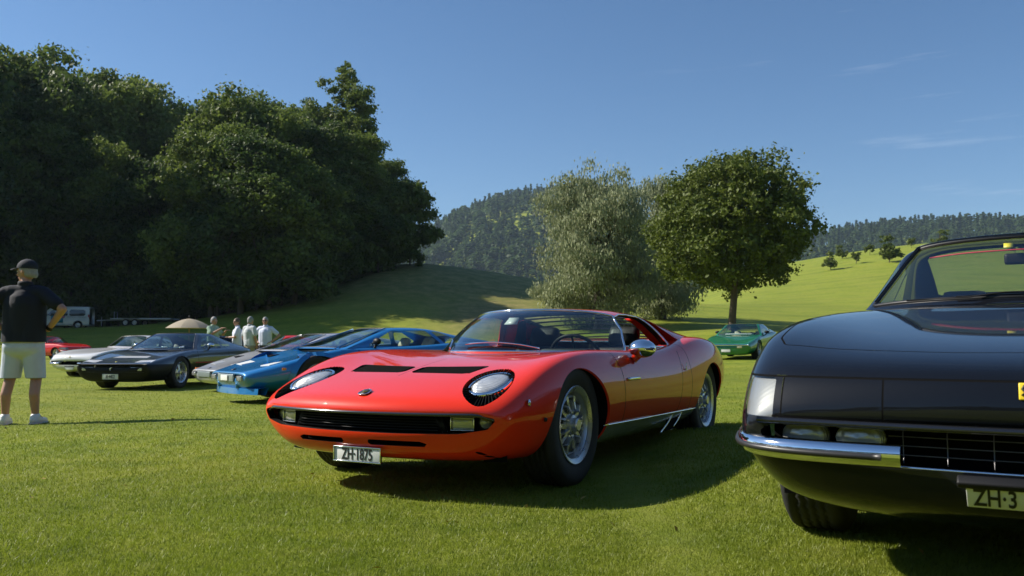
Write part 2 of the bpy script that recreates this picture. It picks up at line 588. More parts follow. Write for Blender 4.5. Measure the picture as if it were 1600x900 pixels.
def build_ground():
    def axis(segs):
        out = [segs[0][0]]
        for a, b, st in segs:
            n = max(1, int(round((b - a)/st))); out += list(np.linspace(a, b, n + 1)[1:])
        return np.array(out)
    xs = axis([(-3000, -400, 130), (-400, -120, 20), (-120, -40, 4), (-40, -8, 1.0), (-8, 8, .4), (8, 40, 1.0), (40, 120, 4), (120, 500, 20), (500, 3000, 100)])
    ys = axis([(-800, -150, 50), (-150, -20, 5), (-20, 0, 2), (0, 12, .4), (12, 45, .8), (45, 130, 1.6), (130, 300, 5), (300, 700, 20), (700, 1700, 35), (1700, 3600, 150)])
    X, Y = np.meshgrid(xs, ys, indexing='ij')
    Z = terrain(X, Y)
    g = grid_mesh(np.stack([X, Y, Z], 2))
    o = g.build('ground', M_ground)
    tag(o, kind='structure')
    # long dry grass on the mound's foot and sides
    x, y = X.ravel(), Y.ravel()
    d = np.hypot((x + 7)/15.0, (y - 84)/17.0)
    w = np.clip(1.35 - d, 0, 1)
    ed = np.hypot((x + .6)/5.5, (y - 62)/9.0)
    w = np.clip(w*1.2, 0, .85) + np.clip(1.25 - ed, 0, 1)*1.0
    w = np.clip(w, 0, 1)*(1 - sstep(2.5, 6, x)*.9)
    a = o.data.attributes.new('rough_grass', 'FLOAT', 'POINT')
    a.data.foreach_set('value', w.astype(np.float32))
    return o
ground = build_ground()

# ------------------------------------------------------------------ trees
def leaf_material(name, dark, light, trans=.35, hue_n=.35):
    m, n, l, b = new_mat(name)
    geo = n.new('ShaderNodeNewGeometry'); oi = n.new('ShaderNodeObjectInfo')
    no = n.new('ShaderNodeTexNoise'); no.inputs['Scale'].default_value = hue_n; no.inputs['Detail'].default_value = 4
    l.new(geo.outputs['Position'], no.inputs['Vector'])
    wn_ = n.new('ShaderNodeTexWhiteNoise'); wn_.noise_dimensions = '1D'
    l.new(geo.outputs['Random Per Island'], wn_.inputs['W'])
    ad = n.new('ShaderNodeMath'); ad.operation = 'MULTIPLY_ADD'; ad.inputs[1].default_value = .45; l.new(wn_.outputs['Value'], ad.inputs[0]); l.new(no.outputs['Fac'], ad.inputs[2])
    ad2 = n.new('ShaderNodeMath'); ad2.operation = 'MULTIPLY_ADD'; ad2.inputs[1].default_value = .35; l.new(oi.outputs['Random'], ad2.inputs[0]); l.new(ad.outputs[0], ad2.inputs[2])
    mr = n.new('ShaderNodeMapRange'); mr.inputs['From Min'].default_value = .35; mr.inputs['From Max'].default_value = 1.2
    l.new(ad2.outputs[0], mr.inputs['Value'])
    mx = n.new('ShaderNodeMix'); mx.data_type = 'RGBA'; mx.inputs[6].default_value = rgb(dark); mx.inputs[7].default_value = rgb(light)
    l.new(mr.outputs[0], mx.inputs['Factor']); l.new(mx.outputs[2], b.inputs['Base Color'])
    b.inputs['Roughness'].default_value = .55; b.inputs['Specular IOR Level'].default_value = .25
    if trans > 0:
        tr = n.new('ShaderNodeBsdfTranslucent'); ms = n.new('ShaderNodeMixShader'); ms.inputs[0].default_value = trans
        l.new(mx.outputs[2], tr.inputs['Color']); l.new(b.outputs[0], ms.inputs[1]); l.new(tr.outputs[0], ms.inputs[2])
        l.new(ms.outputs[0], n['Material Output'].inputs['Surface'])
    return m
M_bark = simple('bark', (.085, .065, .048), .9, vary=.4, vscale=6, bump=.8, bscale=14)
M_leaf_wood = leaf_material('woodland_leaves', (.042, .074, .015), (.120, .168, .034), .42)
M_leaf_wood2 = leaf_material('lighter_woodland_leaves', (.060, .098, .017), (.165, .215, .042), .42)
M_leaf_wood3 = leaf_material('blackish_woodland_leaves', (.032, .060, .015), (.085, .130, .030), .42)
M_leaf_lime = leaf_material('lime_tree_leaves', (.060, .090, .014), (.130, .165, .030), .30)
M_leaf_willow = leaf_material('willow_leaves', (.150, .180, .085), (.300, .330, .180), .30)
M_leaf_far = leaf_material('far_leaves', (.028, .058, .020), (.066, .108, .030), .45, .02)

def leaf_cards(P, N, size, rng, aspect=.62, jit=.9):
    """Bent leaf-clump cards at points P facing roughly N: two triangles hinged along the middle."""
    n = len(P)
    d = N + rng.normal(0, jit, (n, 3)); d /= np.linalg.norm(d, axis=1, keepdims=True)
    t = rng.normal(0, 1, (n, 3)); t -= (t*d).sum(1, keepdims=True)*d; t /= np.linalg.norm(t, axis=1, keepdims=True)
    b = np.cross(d, t)
    s_ = size*(.6 + .8*rng.random((n, 1)))
    a0 = P - t*s_*.5; a1 = P + t*s_*.5
    w = b*s_*aspect*.5
    v = np.stack([a0, P + w + d*s_*.12, a1, P - w + d*s_*.12], 1).reshape(-1, 3)
    i = np.arange(n)*4
    f = np.concatenate([np.stack([i, i+1, i+2], 1), np.stack([i, i+2, i+3], 1)])
    return v, f

def cards_mesh(name, v, f, mat):
    me = bpy.data.meshes.new(name)
    me.vertices.add(len(v)); me.vertices.foreach_set('co', np.asarray(v, np.float32).ravel())
    me.loops.add(len(f)*3); me.loops.foreach_set('vertex_index', np.asarray(f, np.int32).ravel())
    me.polygons.add(len(f)); me.polygons.foreach_set('loop_start', np.arange(len(f), dtype=np.int32)*3)
    me.update(calc_edges=True)
    me.materials.append(mat)
    return me

def clump_points(clumps, n, rng, squash=.8, sub=12, ragged=.42):
    """Leaf points on two levels of clumps: boughs, then sprays round each bough; ragged outlines with gaps."""
    C = np.array([c[:3] for c in clumps]); Rr = np.array([c[3] for c in clumps])
    m = len(C)*sub
    k0 = np.repeat(np.arange(len(C)), sub)
    d0 = rng.normal(0, 1, (m, 3)); d0 /= np.linalg.norm(d0, axis=1, keepdims=True)
    SC = C[k0] + d0*(Rr[k0]*rng.uniform(.45, 1.18, m))[:, None]*np.array([1, 1, squash])
    SR = Rr[k0]*rng.uniform(.22, .52, m)
    w = SR**2; k = rng.choice(m, n, p=w/w.sum())
    d = rng.normal(0, 1, (n, 3)); L = np.linalg.norm(d, axis=1, keepdims=True)
    P = SC[k] + d*SR[k][:, None]*ragged*np.array([1.15, 1.15, .75])
    N = d/L*.6 + d0[k]*.6
    return P, N/np.maximum(np.linalg.norm(N, axis=1, keepdims=True), 1e-6)

def limb_mesh(base, tips, r0, rng, trunk_top):
    m = Msh()
    t = np.array(trunk_top, float); b = np.array(base, float)
    mid = (b + t)/2 + rng.normal(0, .02, 3)*np.linalg.norm(t - b)
    m.join(tube(curve([b - np.array([0, 0, .3]), b + (t-b)*.12, mid, t], 5), np.interp(np.linspace(0, 1, 16), [0, .1, .3, 1], [r0*1.5, r0*1.1, r0*.9, r0*.55]), 9))
    for tip in tips:
        tip = np.array(tip[:3]); u = rng.uniform(.45, 1.0); st = b + (t-b)*u
        md = (st + tip)/2 + np.array([0, 0, .08*np.linalg.norm(tip-st)]) + rng.normal(0, .03, 3)*np.linalg.norm(tip-st)
        m.join(tube(curve([st, md, tip], 5), np.linspace(r0*.38, r0*.07, 11), 6))
    return m

def make_tree_meshes(name, kind, seed, H, Rc, trunk_h, leaf, nleaf, mat, trunk_r=.25):
    rng = np.random.default_rng(seed)
    cl = []
    if kind == 'wood':
        n = 26
        for i in range(n):
            h = rng.uniform(0, 1)
            prof = (.55 + .45*math.sin(min(1, h*1.25)*math.pi*.8 + .25))*(1 if h < .75 else 1 - (h-.75)*2.2)
            a = rng.uniform(0, 2*math.pi); r = Rc*prof*rng.uniform(.35, .85)
            cl.append((r*math.cos(a), r*math.sin(a), trunk_h + h*(H - trunk_h)*.93, Rc*rng.uniform(.26, .42)))
        cl.append((0, 0, H - Rc*.35, Rc*.33))
    elif kind == 'poplar':
        for i in range(110):
            h = (i + .5)/110; a = rng.uniform(0, 2*math.pi)
            prof = np.interp(h, [0, .15, .5, .74, .87, 1], [.5, .8, 1, .95, .68, .15])
            r = Rc*prof*rng.uniform(0, .85)
            cl.append((r*math.cos(a), r*math.sin(a), trunk_h + h*(H-trunk_h), Rc*prof*rng.uniform(.22, .36) + .15))
    elif kind == 'lime':
        for i in range(140):
            if i < 95:
                zf = 1 - 2*(i + .5)/95; af = i*2.39996; d = np.array([math.sqrt(1-zf*zf)*math.cos(af), math.sqrt(1-zf*zf)*math.sin(af), zf]); r = rng.uniform(.70, .80)
            else:
                d = rng.normal(0, 1, 3); d /= np.linalg.norm(d); r = rng.uniform(.1, .6)
            z = d[2]; wdt = 1.0 if z > 0 else 1.0
            cx = d[0]*Rc*r*wdt*(1 - .18*max(0, z)); cy = d[1]*Rc*r*wdt*(1 - .18*max(0, z))
            zz = trunk_h + (H-trunk_h)*(.47 + .47*z*r*1.08)
            cl.append((cx, cy, zz, Rc*rng.uniform(.17, .25)))
    elif kind == 'willow':
        for i in range(110):
            a = rng.uniform(0, 2*math.pi); h = rng.uniform(.02, 1)
            prof = np.interp(h, [0, .25, .6, .85, 1], [.52, .92, .98, .76, .38]); r = Rc*prof*rng.uniform(.25, .9)
            cl.append((r*math.cos(a), r*math.sin(a), H*h*.92 + .4, Rc*rng.uniform(.16, .30)))
    elif kind == 'shrub':
        for i in range(14):
            a = rng.uniform(0, 2*math.pi); r = Rc*rng.uniform(.1, .75)
            cl.append((r*math.cos(a), r*math.sin(a), H*rng.uniform(.2, .78), Rc*rng.uniform(.25, .42)))
    mc = np.mean([c[:2] for c in cl], axis=0); cl = [(c[0]-mc[0], c[1]-mc[1], c[2], c[3]) for c in cl]
    P, N = clump_points(cl, nleaf, rng, .82 if kind != 'willow' else 1.1, {'lime': 8, 'wood': 16, 'poplar': 7}.get(kind, 10), {'lime': .50, 'willow': .62}.get(kind, .48))
    P[:, 2] = np.maximum(P[:, 2], .05)
    if kind == 'willow': N = N*np.array([1, 1, .3])
    v, f = leaf_cards(P, N, leaf, rng, .62 if kind != 'willow' else .48)
    if kind == 'willow':                 # hanging strands
        k = rng.choice(len(P), len(P)//1, replace=False)
        i4 = np.arange(len(P))*4
        dwn = np.zeros((len(P), 3)); dwn[:, 2] = -leaf*(.3 + .6*rng.random(len(P))); dwn[:, :2] = rng.normal(0, .12*leaf, (len(P), 2))
        v = v.reshape(-1, 4, 3); c = v.mean(1); v[:, 0] = c - dwn*.6; v[:, 2] = c + dwn*.9; v = v.reshape(-1, 3)
    crown = cards_mesh(name + '_crown', v, f, mat)
    tips = [c for c in cl if rng.random() < .55][:16]
    tr = limb_mesh((0, 0, 0), tips, trunk_r, rng, (rng.normal(0, .2), rng.normal(0, .2), trunk_h + (H-trunk_h)*.55))
    trm = bpy.data.meshes.new(name + '_trunk'); trm.from_pydata([tuple(p) for p in tr.v], [], tr.f); trm.polygons.foreach_set('use_smooth', [True]*len(trm.polygons)); trm.materials.append(M_bark)
    return trm, crown

def plant_tree(meshes, name, x, y, scale, rz, label, cat='tree', group=None, sz=1.0, zoff=0.0, lean=(0, 0)):
    o = empty(name, (x, y, tz(x, y) + zoff), rz)
    o.scale = (scale, scale, scale*sz); o.rotation_euler = (lean[0], lean[1], rz)
    tag(o, label, cat, group)
    link_mesh('trunk', meshes[0], None, o); link_mesh('crown', meshes[1], None, o)
    return o

def at(px, Y):      # ground X for a photograph column at a depth
    return (px - 800)/1350.0*Y

def px_h(y, Y, px=None):   # height for a photograph row at a depth
    return CAM_H + (541 - y)/1350.0*Y

rngT = np.random.default_rng(7)
wood = [make_tree_meshes('wood_%d' % k, 'wood', 20 + k, 17, 5.2, 2.5, .34, 26000, (M_leaf_wood, M_leaf_wood2, M_leaf_wood3, M_leaf_wood, M_leaf_wood2)[k], .26) for k in range(5)]
poplar = make_tree_meshes('poplar', 'poplar', 40, 19, 3.2, 3.0, .27, 24000, M_leaf_wood2, .3)
shrub = [make_tree_meshes('thicket_%d' % k, 'shrub', 50 + k, 5.0, 3.0, .4, .27, 9000, M_leaf_wood, .07) for k in range(3)]

def build_woods():
    # (photo column of the stem, depth, row of the tree top)
    spots = [(-60, 84, 70), (40, 96, 74), (-10, 110, 66), (95, 92, 108), (140, 104, 96), (190, 112, 122), (215, 94, 128), (270, 100, 140), (330, 106, 142), (300, 90, 190), (375, 96, 150), (420, 102, 158), (455, 94, 180), (490, 100, 170), (520, 92, 205), (560, 98, 200), (560, 96, 232), (585, 90, 250), (550, 86, 285), (30, 84, 190), (105, 82, 230), (170, 84, 225), (240, 82, 235), (310, 82, 255), (385, 82, 245), (450, 82, 255), (520, 83, 275), (565, 84, 300), (60, 88, 150), (430, 88, 205), (350, 86, 215), (150, 92, 160), (545, 80, 285), (500, 77, 265), (470, 75, 262), (435, 74, 255), (400, 73, 258), (360, 74, 262), (525, 79, 270), (535, 88, 262), (570, 92, 262), (540, 83, 330), (560, 85, 345), (598, 90, 246), (606, 88, 285), (395, 80, 160), (440, 80, 172), (480, 81, 185), (515, 82, 200), (550, 83, 212), (550, 85, 235), (340, 80, 150), (580, 88, 252), (420, 86, 165), (500, 86, 190), (365, 76, 190), (330, 72, 200), (375, 70, 205), (420, 70, 215), (460, 71, 228), (-150, 80, -20), (-190, 74, -60), (-165, 68, -60), (-250, 70, -90), (-130, 87, 0)]
    base = ['first', 'second', 'third', 'fourth', 'fifth', 'sixth', 'seventh', 'eighth', 'ninth', 'tenth', 'eleventh', 'twelfth', 'thirteenth', 'fourteenth', 'fifteenth', 'sixteenth', 'seventeenth', 'eighteenth', 'nineteenth']
    ordn = base + ['twentieth'] + ['twenty-' + b_ for b_ in base[:9]] + ['thirtieth'] + ['thirty-' + b_ for b_ in base[:9]] + ['fortieth'] + ['forty-' + b_ for b_ in base[:9]]
    rowof = lambda Y: 'front' if Y < 84.5 else ('middle' if Y < 95 else 'back')
    rank = {}
    for r_ in ('front', 'middle', 'back'):
        for k_, s_ in enumerate(sorted([s_ for s_ in spots if rowof(s_[1]) == r_])): rank[s_] = (r_, ordn[k_])
    for i, (px, Y, top) in enumerate(spots):
        x = at(px, Y); g = tz(x, Y); h = px_h(top, Y) - g
        sc = h/17.0
        mw = wood[i % 5]
        wid = max(.9, min(1.25, 17*1.0/max(h, 10)*.95))
        lab = 'dark-green broadleaf tree, %s from the left in the %s row of the wood' % rank[(px, Y, top)][::-1]
        o = plant_tree(mw, 'woodland_tree', x, Y, sc*wid, rngT.uniform(0, 6.28), lab, 'tree', 'trees of the wood on the left', 1/wid)
    sh = [(-30, 79), (25, 80), (75, 82), (130, 80), (185, 81), (235, 80), (290, 81), (340, 79), (395, 80), (440, 80), (480, 79), (520, 80), (555, 81), (590, 82), (618, 84), (640, 87), (500, 84), (160, 85), (60, 84), (270, 85), (370, 84), (580, 86)]
    sh += [(400, 71), (440, 71), (480, 73), (365, 73), (520, 77), (340, 71), (462, 70)]
    for i, (px, Y) in enumerate(sorted(sh)):
        x = at(px, Y)
        plant_tree(shrub[i % 3], 'undergrowth_shrub', x, Y, rngT.uniform(.85, 1.45), rngT.uniform(0, 6.28), 'low leafy shrub at the foot of the wood, %s from the left' % ordn[i], 'shrub', 'shrubs along the foot of the wood', rngT.uniform(.8, 1.3))
    Y = 99
    x = at(540, Y); h = px_h(92, Y) - tz(x, Y)
    plant_tree(poplar, 'poplar_tree', x, Y, h/19.0, 1.0, 'tall feathery tree rising above the right end of the wood', 'tree', None, 1.0)
    x = at(480, 103); h = px_h(150, 103) - tz(x, 103)
    for px_, Y_, top_, lab_ in ((512, 100, 158, 'feathery tree leaning on the tallest one from the left'), (566, 97, 176, 'feathery tree at the right shoulder of the tallest one')):
        x2 = at(px_, Y_); plant_tree(poplar, 'poplar_tree', x2, Y_, (px_h(top_, Y_) - tz(x2, Y_))/19.0, px_*.1, lab_, 'tree')
    plant_tree(poplar, 'poplar_tree', x, 103, h/19.0, 2.5, 'shorter feathery tree just left of the tallest one', 'tree', None, 1.0)
build_woods()

def build_lone_trees():
    Y = 50.0
    x = at(1144, Y); g = tz(x, Y); H = px_h(222, Y) - g
    m = make_tree_meshes('lime', 'lime', 61, H, 5.25, 2.05, .22, 60000, M_leaf_lime, .24)
    plant_tree(m, 'lime_tree', x, Y, 1, .4, 'round-crowned green tree standing alone on a slim trunk behind the green car', 'tree')
    Y = 60.0
    x = at(936, Y); g = tz(x, Y); H = px_h(268, Y) - g
    m = make_tree_meshes('willow', 'willow', 62, H, 4.6, .8, .25, 60000, M_leaf_willow, .3)
    plant_tree(m, 'willow_tree', x, Y, 1, 1.2, 'broad silvery-green willow hanging to the ground beside the round tree', 'tree')
    Y = 66.0
    x = at(1035, Y); g = tz(x, Y); H = px_h(285, Y) - g
    m2 = make_tree_meshes('willow_small', 'willow', 63, H, 3.8, 1.4, .25, 30000, M_leaf_willow, .28)
    plant_tree(m2, 'willow_tree', x, Y, 1, 2.2, 'second willow half hidden behind the round green tree', 'tree')
    # small trees on the fairway hill
    sm = [make_tree_meshes('small_%d' % k, 'shrub', 70 + k, 5.5, 2.4, 1.3, .5, 1500, M_leaf_lime, .1) for k in range(2)]
    rows = [(1300, 150, 366, 398, 'leftmost small dark tree at the edge of the fairway hill'), (1340, 155, 372, 393, 'low bushy tree second from left on the fairway hill'),
            (1392, 150, 346, 392, 'tallest small round tree on the fairway hill'), (1428, 175, 362, 380, 'tiny pale tree right of the tallest one on the hill'),
            (1474, 165, 350, 384, 'small bright-green tree above the black car roof edge'), (1590, 150, 338, 372, 'dark bush at the right edge above the black roof'),
            (1318, 170, 372, 396, 'small clump between the two left bushes on the hill'), (1362, 170, 376, 394, 'faint little bush right of the low bushy tree')]
    for k, (px, Y, top, bot, lab) in enumerate(rows):
        x = at(px, Y); g = tz(x, Y); H = max(2.5, 1.05*(bot - top)/1350.0*Y)
        plant_tree(sm[k % 2], 'hill_tree', x, Y, H/5.5, k*1.3, lab, 'tree', 'small trees on the fairway hill')
build_lone_trees()

def build_far_forest():
    rng = np.random.default_rng(5)
    V, F, o = [], [], 0
    def conifer(h, r):
        P, N = [], []
        n = 84
        t = rng.random(n)**.8; a = rng.uniform(0, 6.28, n); rr = r*(1.02 - t)*rng.uniform(.55, 1.05, n)
        P = np.stack([rr*np.cos(a), rr*np.sin(a), h*(.08 + .92*t)], 1); N = np.stack([np.cos(a), np.sin(a), .35 + 0*a], 1)
        return P, N
    def broad(h, r):
        n = 96
        d = rng.normal(0, 1, (n, 3)); d /= np.linalg.norm(d, axis=1, keepdims=True); d[:, 2] = np.abs(d[:, 2])*1.0 - .15
        return d*np.array([r, r, h*.55]) + np.array([0, 0, h*.45]), d
    def put(x, y, con, h):
        nonlocal o
        P, N = conifer(h, h*.17) if con else broad(h, h*.30)
        v, f = leaf_cards(P, N*.5 + np.array([-.25, 0, .7]), h*(.13 if con else .17), rng, .75, .25)
        V.append(v + np.array([x, y, tz(x, y)])); F.append(f + o); o += len(v)
    # left hill, right ridge and a low belt, thicker near the sky line
    for px0, px1, n in ((400, 560, 250), (560, 900, 1100), (900, 1230, 420), (1230, 1640, 1150), (1640, 2050, 500)):
        for _ in range(n):
            Y = rng.uniform(640, 1290); px = rng.uniform(px0, px1); x = at(px, Y)
            if tz(x, Y) < (6 if px < 1000 else 30): 
                if rng.random() < .3: continue
            put(x, Y, rng.random() < .5 + .3*(Y > 1000), rng.uniform(17, 29))
    for px0, px1, n in ((420, 640, 60), (640, 880, 150), (880, 1250, 110), (1250, 1640, 160), (1640, 2050, 130)):
        for _ in range(n):
            Y = rng.uniform(1235, 1300); x = at(rng.uniform(px0, px1), Y)
            put(x, Y, rng.random() < .75, rng.uniform(20, 32))
    # around and behind the viewer: only mirrored in paint and chrome
    for _ in range(420):
        a = rng.uniform(R(-215), R(20)); d = rng.uniform(95, 190)
        x, y = d*math.cos(a)*1.1, d*math.sin(a)
        if y > 60: continue
        put(x, y, rng.random() < .3, rng.uniform(14, 24))
    me = cards_mesh('far_forest', np.concatenate(V), np.concatenate(F), M_leaf_far)
    tag(link_mesh('far_forest', me, None), 'hazy wooded hillsides of mixed conifers and broadleaf trees far behind', 'forest', kind='stuff')
build_far_forest()

def build_haze():
    m = bpy.data.materials.new('haze_air'); m.use_nodes = True
    n, l = m.node_tree.nodes, m.node_tree.links
    n.clear(); o = n.new('ShaderNodeOutputMaterial'); v = n.new('ShaderNodeVolumePrincipled')
    v.inputs['Color'].default_value = (.62, .80, 1.0, 1); v.inputs['Density'].default_value = .00012; v.inputs['Anisotropy'].default_value = .2
    l.new(v.outputs[0], o.inputs['Volume'])
    h = box(0, 1150, 130, 5600, 3700, 330).build('haze', m, smooth=False)
    tag(h, 'thin pale haze in the air over the valley', 'haze', kind='stuff')
    h.display_type = 'WIRE'
build_haze()

# ------------------------------------------------------------------ shared car materials
M_tyre = simple('tyre_rubber', (0.018, 0.018, 0.019), 0.75, vary=0.35, vscale=14, bump=0.25, bscale=90)
M_black = simple('satin_black', (0.010, 0.010, 0.011), 0.5, vary=0.3, vscale=9, spec=0.25)
M_void = simple('dark_cavity', (0.006, 0.006, 0.006), 0.9, spec=0.05)
M_trim = simple('black_rubber_trim', (0.02, 0.02, 0.021), 0.4, vary=0.2)
M_chrome = simple('chrome', (0.86, 0.87, 0.88), 0.06, metal=1.0, rvary=0.03, vscale=12)
M_alloy = simple('magnesium_wheel', (0.60, 0.61, 0.62), 0.32, metal=0.75, vary=0.15, vscale=25, rvary=0.08)
M_alloy_bright = simple('bright_alloy_wheel', (0.62, 0.62, 0.62), 0.28, metal=0.85, vary=0.12, vscale=25, rvary=0.06)
M_glass = glass_mat('car_glass', (0.74, 0.84, 0.80))
M_glass_clear = glass_mat('clear_glass', (0.93, 0.95, 0.94))
M_leather = simple('black_leather', (0.022, 0.021, 0.021), 0.5, vary=0.25, bump=0.3, bscale=60)
M_cream = simple('cream_leather', (0.55, 0.50, 0.40), 0.5, vary=0.12, bump=0.3, bscale=60)
M_plate = simple('plate_white', (0.74, 0.75, 0.73), 0.35, vary=0.06, vscale=30)
M_ink = simple('plate_ink', (0.012, 0.012, 0.012), 0.5)
M_amber = simple('amber_lens', (0.75, 0.22, 0.03), 0.15, coat=0.6)
M_redlens = simple('red_lens', (0.5, 0.02, 0.02), 0.15, coat=0.6)
M_disc = simple('brake_disc', (0.25, 0.24, 0.23), 0.4, metal=0.9, vary=0.2)

def lamp_reflector(name, col=(0.72, 0.73, 0.72)):
    """Ribbed lamp glass over a bright reflector."""
    m, n, l, b = new_mat(name)
    b.inputs['Metallic'].default_value = 0.35; b.inputs['Roughness'].default_value = 0.22
    b.inputs['Coat Weight'].default_value = 1.0; b.inputs['Coat Roughness'].default_value = 0.01
    tc = n.new('ShaderNodeTexCoord'); w = n.new('ShaderNodeTexWave'); w.inputs['Scale'].default_value = 22; w.inputs['Distortion'].default_value = 1.5
    no = n.new('ShaderNodeTexNoise'); no.inputs['Scale'].default_value = 18
    l.new(tc.outputs['Object'], w.inputs['Vector']); l.new(tc.outputs['Object'], no.inputs['Vector'])
    mx = n.new('ShaderNodeMix'); mx.data_type = 'RGBA'
    mx.inputs[6].default_value = rgb([c * 0.55 for c in col]); mx.inputs[7].default_value = rgb(col)
    l.new(no.outputs['Fac'], mx.inputs['Factor']); l.new(mx.outputs[2], b.inputs['Base Color'])
    bp = n.new('ShaderNodeBump'); bp.inputs['Strength'].default_value = 0.5; bp.inputs['Distance'].default_value = 0.01
    l.new(w.outputs['Fac'], bp.inputs['Height']); l.new(bp.outputs[0], b.inputs['Normal'])
    return m
M_lamp = lamp_reflector('headlamp_glass')
M_lamp_y = lamp_reflector('fog_lamp_glass', (0.62, 0.62, 0.42))

# ------------------------------------------------------------------ wheels
def tyre_mesh(Rt, Rr, w, n=96):
    h = w/2
    prof = [(Rr-0.005, -h*0.72), (Rr+0.012, -h*0.92), ((Rt+Rr)/2, -h), (Rt-0.03, -h*0.97), (Rt-0.010, -h*0.86), (Rt-0.002, -h*0.72)]
    for g in (-0.45, -0.15, 0.15, 0.45):
        prof += [(Rt, h*(g-0.05)), (Rt-0.006, h*(g-0.045)), (Rt-0.006, h*(g+0.045)), (Rt, h*(g+0.05))]
    prof += [(Rt-0.002, h*0.72), (Rt-0.010, h*0.86), (Rt-0.03, h*0.97), ((Rt+Rr)/2+0.02, h*1.0), ((Rt+Rr)/2, h*0.985), (Rr+0.012, h*0.92), (Rr-0.005, h*0.72)]
    m = lathe(prof, n)
    k = len(prof); idx = np.arange(len(m.v)); seg = idx // k; j = idx % k
    g = (j >= 6) & (j < 22)
    m.v[:, 1] += np.where(g, np.where(seg % 2 == 0, 1, -1)*h*.045, 0)      # zigzag grooves
    sipe = g & (seg % 3 == 0) & ((j-6) % 4 != 1) & ((j-6) % 4 != 2)
    sc = np.where(sipe, 1 - .004/Rt, 1.0)
    m.v[:, 0] *= sc; m.v[:, 2] *= sc
    return m

def barrel_mesh(Rr, w, dish, n=64):
    h = w/2
    return lathe([(Rr-0.02, -h*0.9), (Rr-0.03, -h*0.5), (Rr-0.035, h*0.5), (Rr-0.022, h*0.80), (Rr-0.004, h*0.86), (Rr+0.008, h*0.93), (Rr+0.004, h*0.97), (Rr-0.008, h*0.92), (Rr-0.02, h*0.84)], n)

def make_wheel(Rt=0.335, Rr=0.205, w=0.205, style='campagnolo', mat=None, name='wheel', parent=None, loc=(0, 0, 0), side=1, steer=0.0):
    """Wheel with its outer face towards +y (side=1) or -y."""
    mat = mat or M_alloy
    root = tyre_mesh(Rt, Rr, w).build(name, M_tyre, parent)
    root.location = loc
    root.rotation_euler = (0, 0, (0 if side > 0 else math.pi) + steer)
    h = w/2
    rimm = barrel_mesh(Rr, w, 0.05)
    yo = h*0.52                                   # plane of the disc
    if style == 'campagnolo':
        # conical centre, fins and a ring with trapezoid windows
        rimm.join(lathe([(Rr-0.034, h*0.30), (Rr-0.045, yo+0.004), (Rr-0.056, yo+0.012), (Rr-0.058, yo-0.012), (Rr-0.04, h*0.2)], 64))
        rimm.join(lathe([(0.0, yo+0.058), (0.030, yo+0.058), (0.036, yo+0.052), (0.038, yo+0.030), (0.052, yo+0.026), (0.056, yo+0.008), (0.080, yo), (0.083, yo-0.03)], 40))
        for k in range(10):
            a = k*2*math.pi/10
            for wd, r0, r1, z0, z1, th in ((1, 0.06, Rr-0.045, 0.004, 0.008, 0.024),):
                pth = [(r0, yo+0.010), (r0+0.03, yo+0.016), (r1, yo+0.010), (r1, yo-0.022), (r0, yo-0.022)]
                m = slab([(p[0], p[1]) for p in pth], th, axis='z')       # x=r, y=h
                c, s_ = math.cos(a), math.sin(a)
                v = m.v; m.v = np.stack([v[:, 0]*c - v[:, 2]*s_, v[:, 1], v[:, 0]*s_ + v[:, 2]*c], 1)
                rimm.join(m)
            # raised blades between the windows
            a2 = a + math.pi/10
            c, s_ = math.cos(a2), math.sin(a2)
            m = slab([(0.076, yo+0.004), (0.084, yo+0.040), (0.122, yo+0.032), (0.135, yo-0.004)], 0.012, axis='z')
            v = m.v; m.v = np.stack([v[:, 0]*c - v[:, 2]*s_, v[:, 1], v[:, 0]*s_ + v[:, 2]*c], 1); rimm.join(m)
    else:
        nsp = 5
        rimm.join(lathe([(Rr-0.034, h*0.1), (Rr-0.04, yo-0.02), (Rr-0.055, yo-0.01), (Rr-0.057, yo-0.03)], 48))
        rimm.join(lathe([(0.0, yo+0.035), (0.03, yo+0.035), (0.036, yo+0.03), (0.038, yo+0.005), (0.06, yo), (0.064, yo-0.03)], 32))
        for k in range(nsp):
            a = k*2*math.pi/nsp + 0.3
            P = [(0.045, -0.030, yo+0.004), (0.045, 0.030, yo+0.004), (Rr-0.045, 0.042, yo-0.012), (Rr-0.045, -0.042, yo-0.012)]
            v = []
            for dz in (0, -0.03):
                for r_, t_, hh in P: v.append((r_*math.cos(a) - t_*math.sin(a), hh+dz, r_*math.sin(a) + t_*math.cos(a)))
            rimm.add(v, [[0,1,2,3],[7,6,5,4],[0,4,5,1],[1,5,6,2],[2,6,7,3],[3,7,4,0]])
    rimm.build('rim', mat, root, angle=35)
    lathe([(0.0, yo-0.05), (Rr-0.05, yo-0.05), (Rr-0.05, yo-0.065), (0, yo-0.065)], 40).build('brake_disc', M_disc, root, angle=30)
    return root

def number_plate(parent, s, y, z, text, w=0.30, h=0.08, tilt=0.0, size=0.075, sx=0.72, rzoff=0.0, frame=True):
    """Plate facing forwards; author frame position."""
    pl = box(0, 0, 0, 0.006, w, h, 0.002).build('number_plate', M_plate, parent)
    pl.location = (-s, y, z); pl.rotation_euler = (0, -tilt, rzoff)
    if frame:
        fr = Msh()
        t = 0.006
        for (cy, cz, a, b) in ((0, h/2+t/2, w+2*t, t), (0, -h/2-t/2, w+2*t, t), (w/2+t/2, 0, t, h), (-w/2-t/2, 0, t, h)):
            fr.join(box(0.002, cy, cz, 0.014, a, b, 0.002))
        fr.build('plate_frame', M_chrome, pl)
    if text:
        text_mesh('plate_lettering', text, size, M_ink, pl, (0.0045, 0, -0.002), (R(90), 0, R(90)), 0.0006, sx, 0.0012)
    return pl

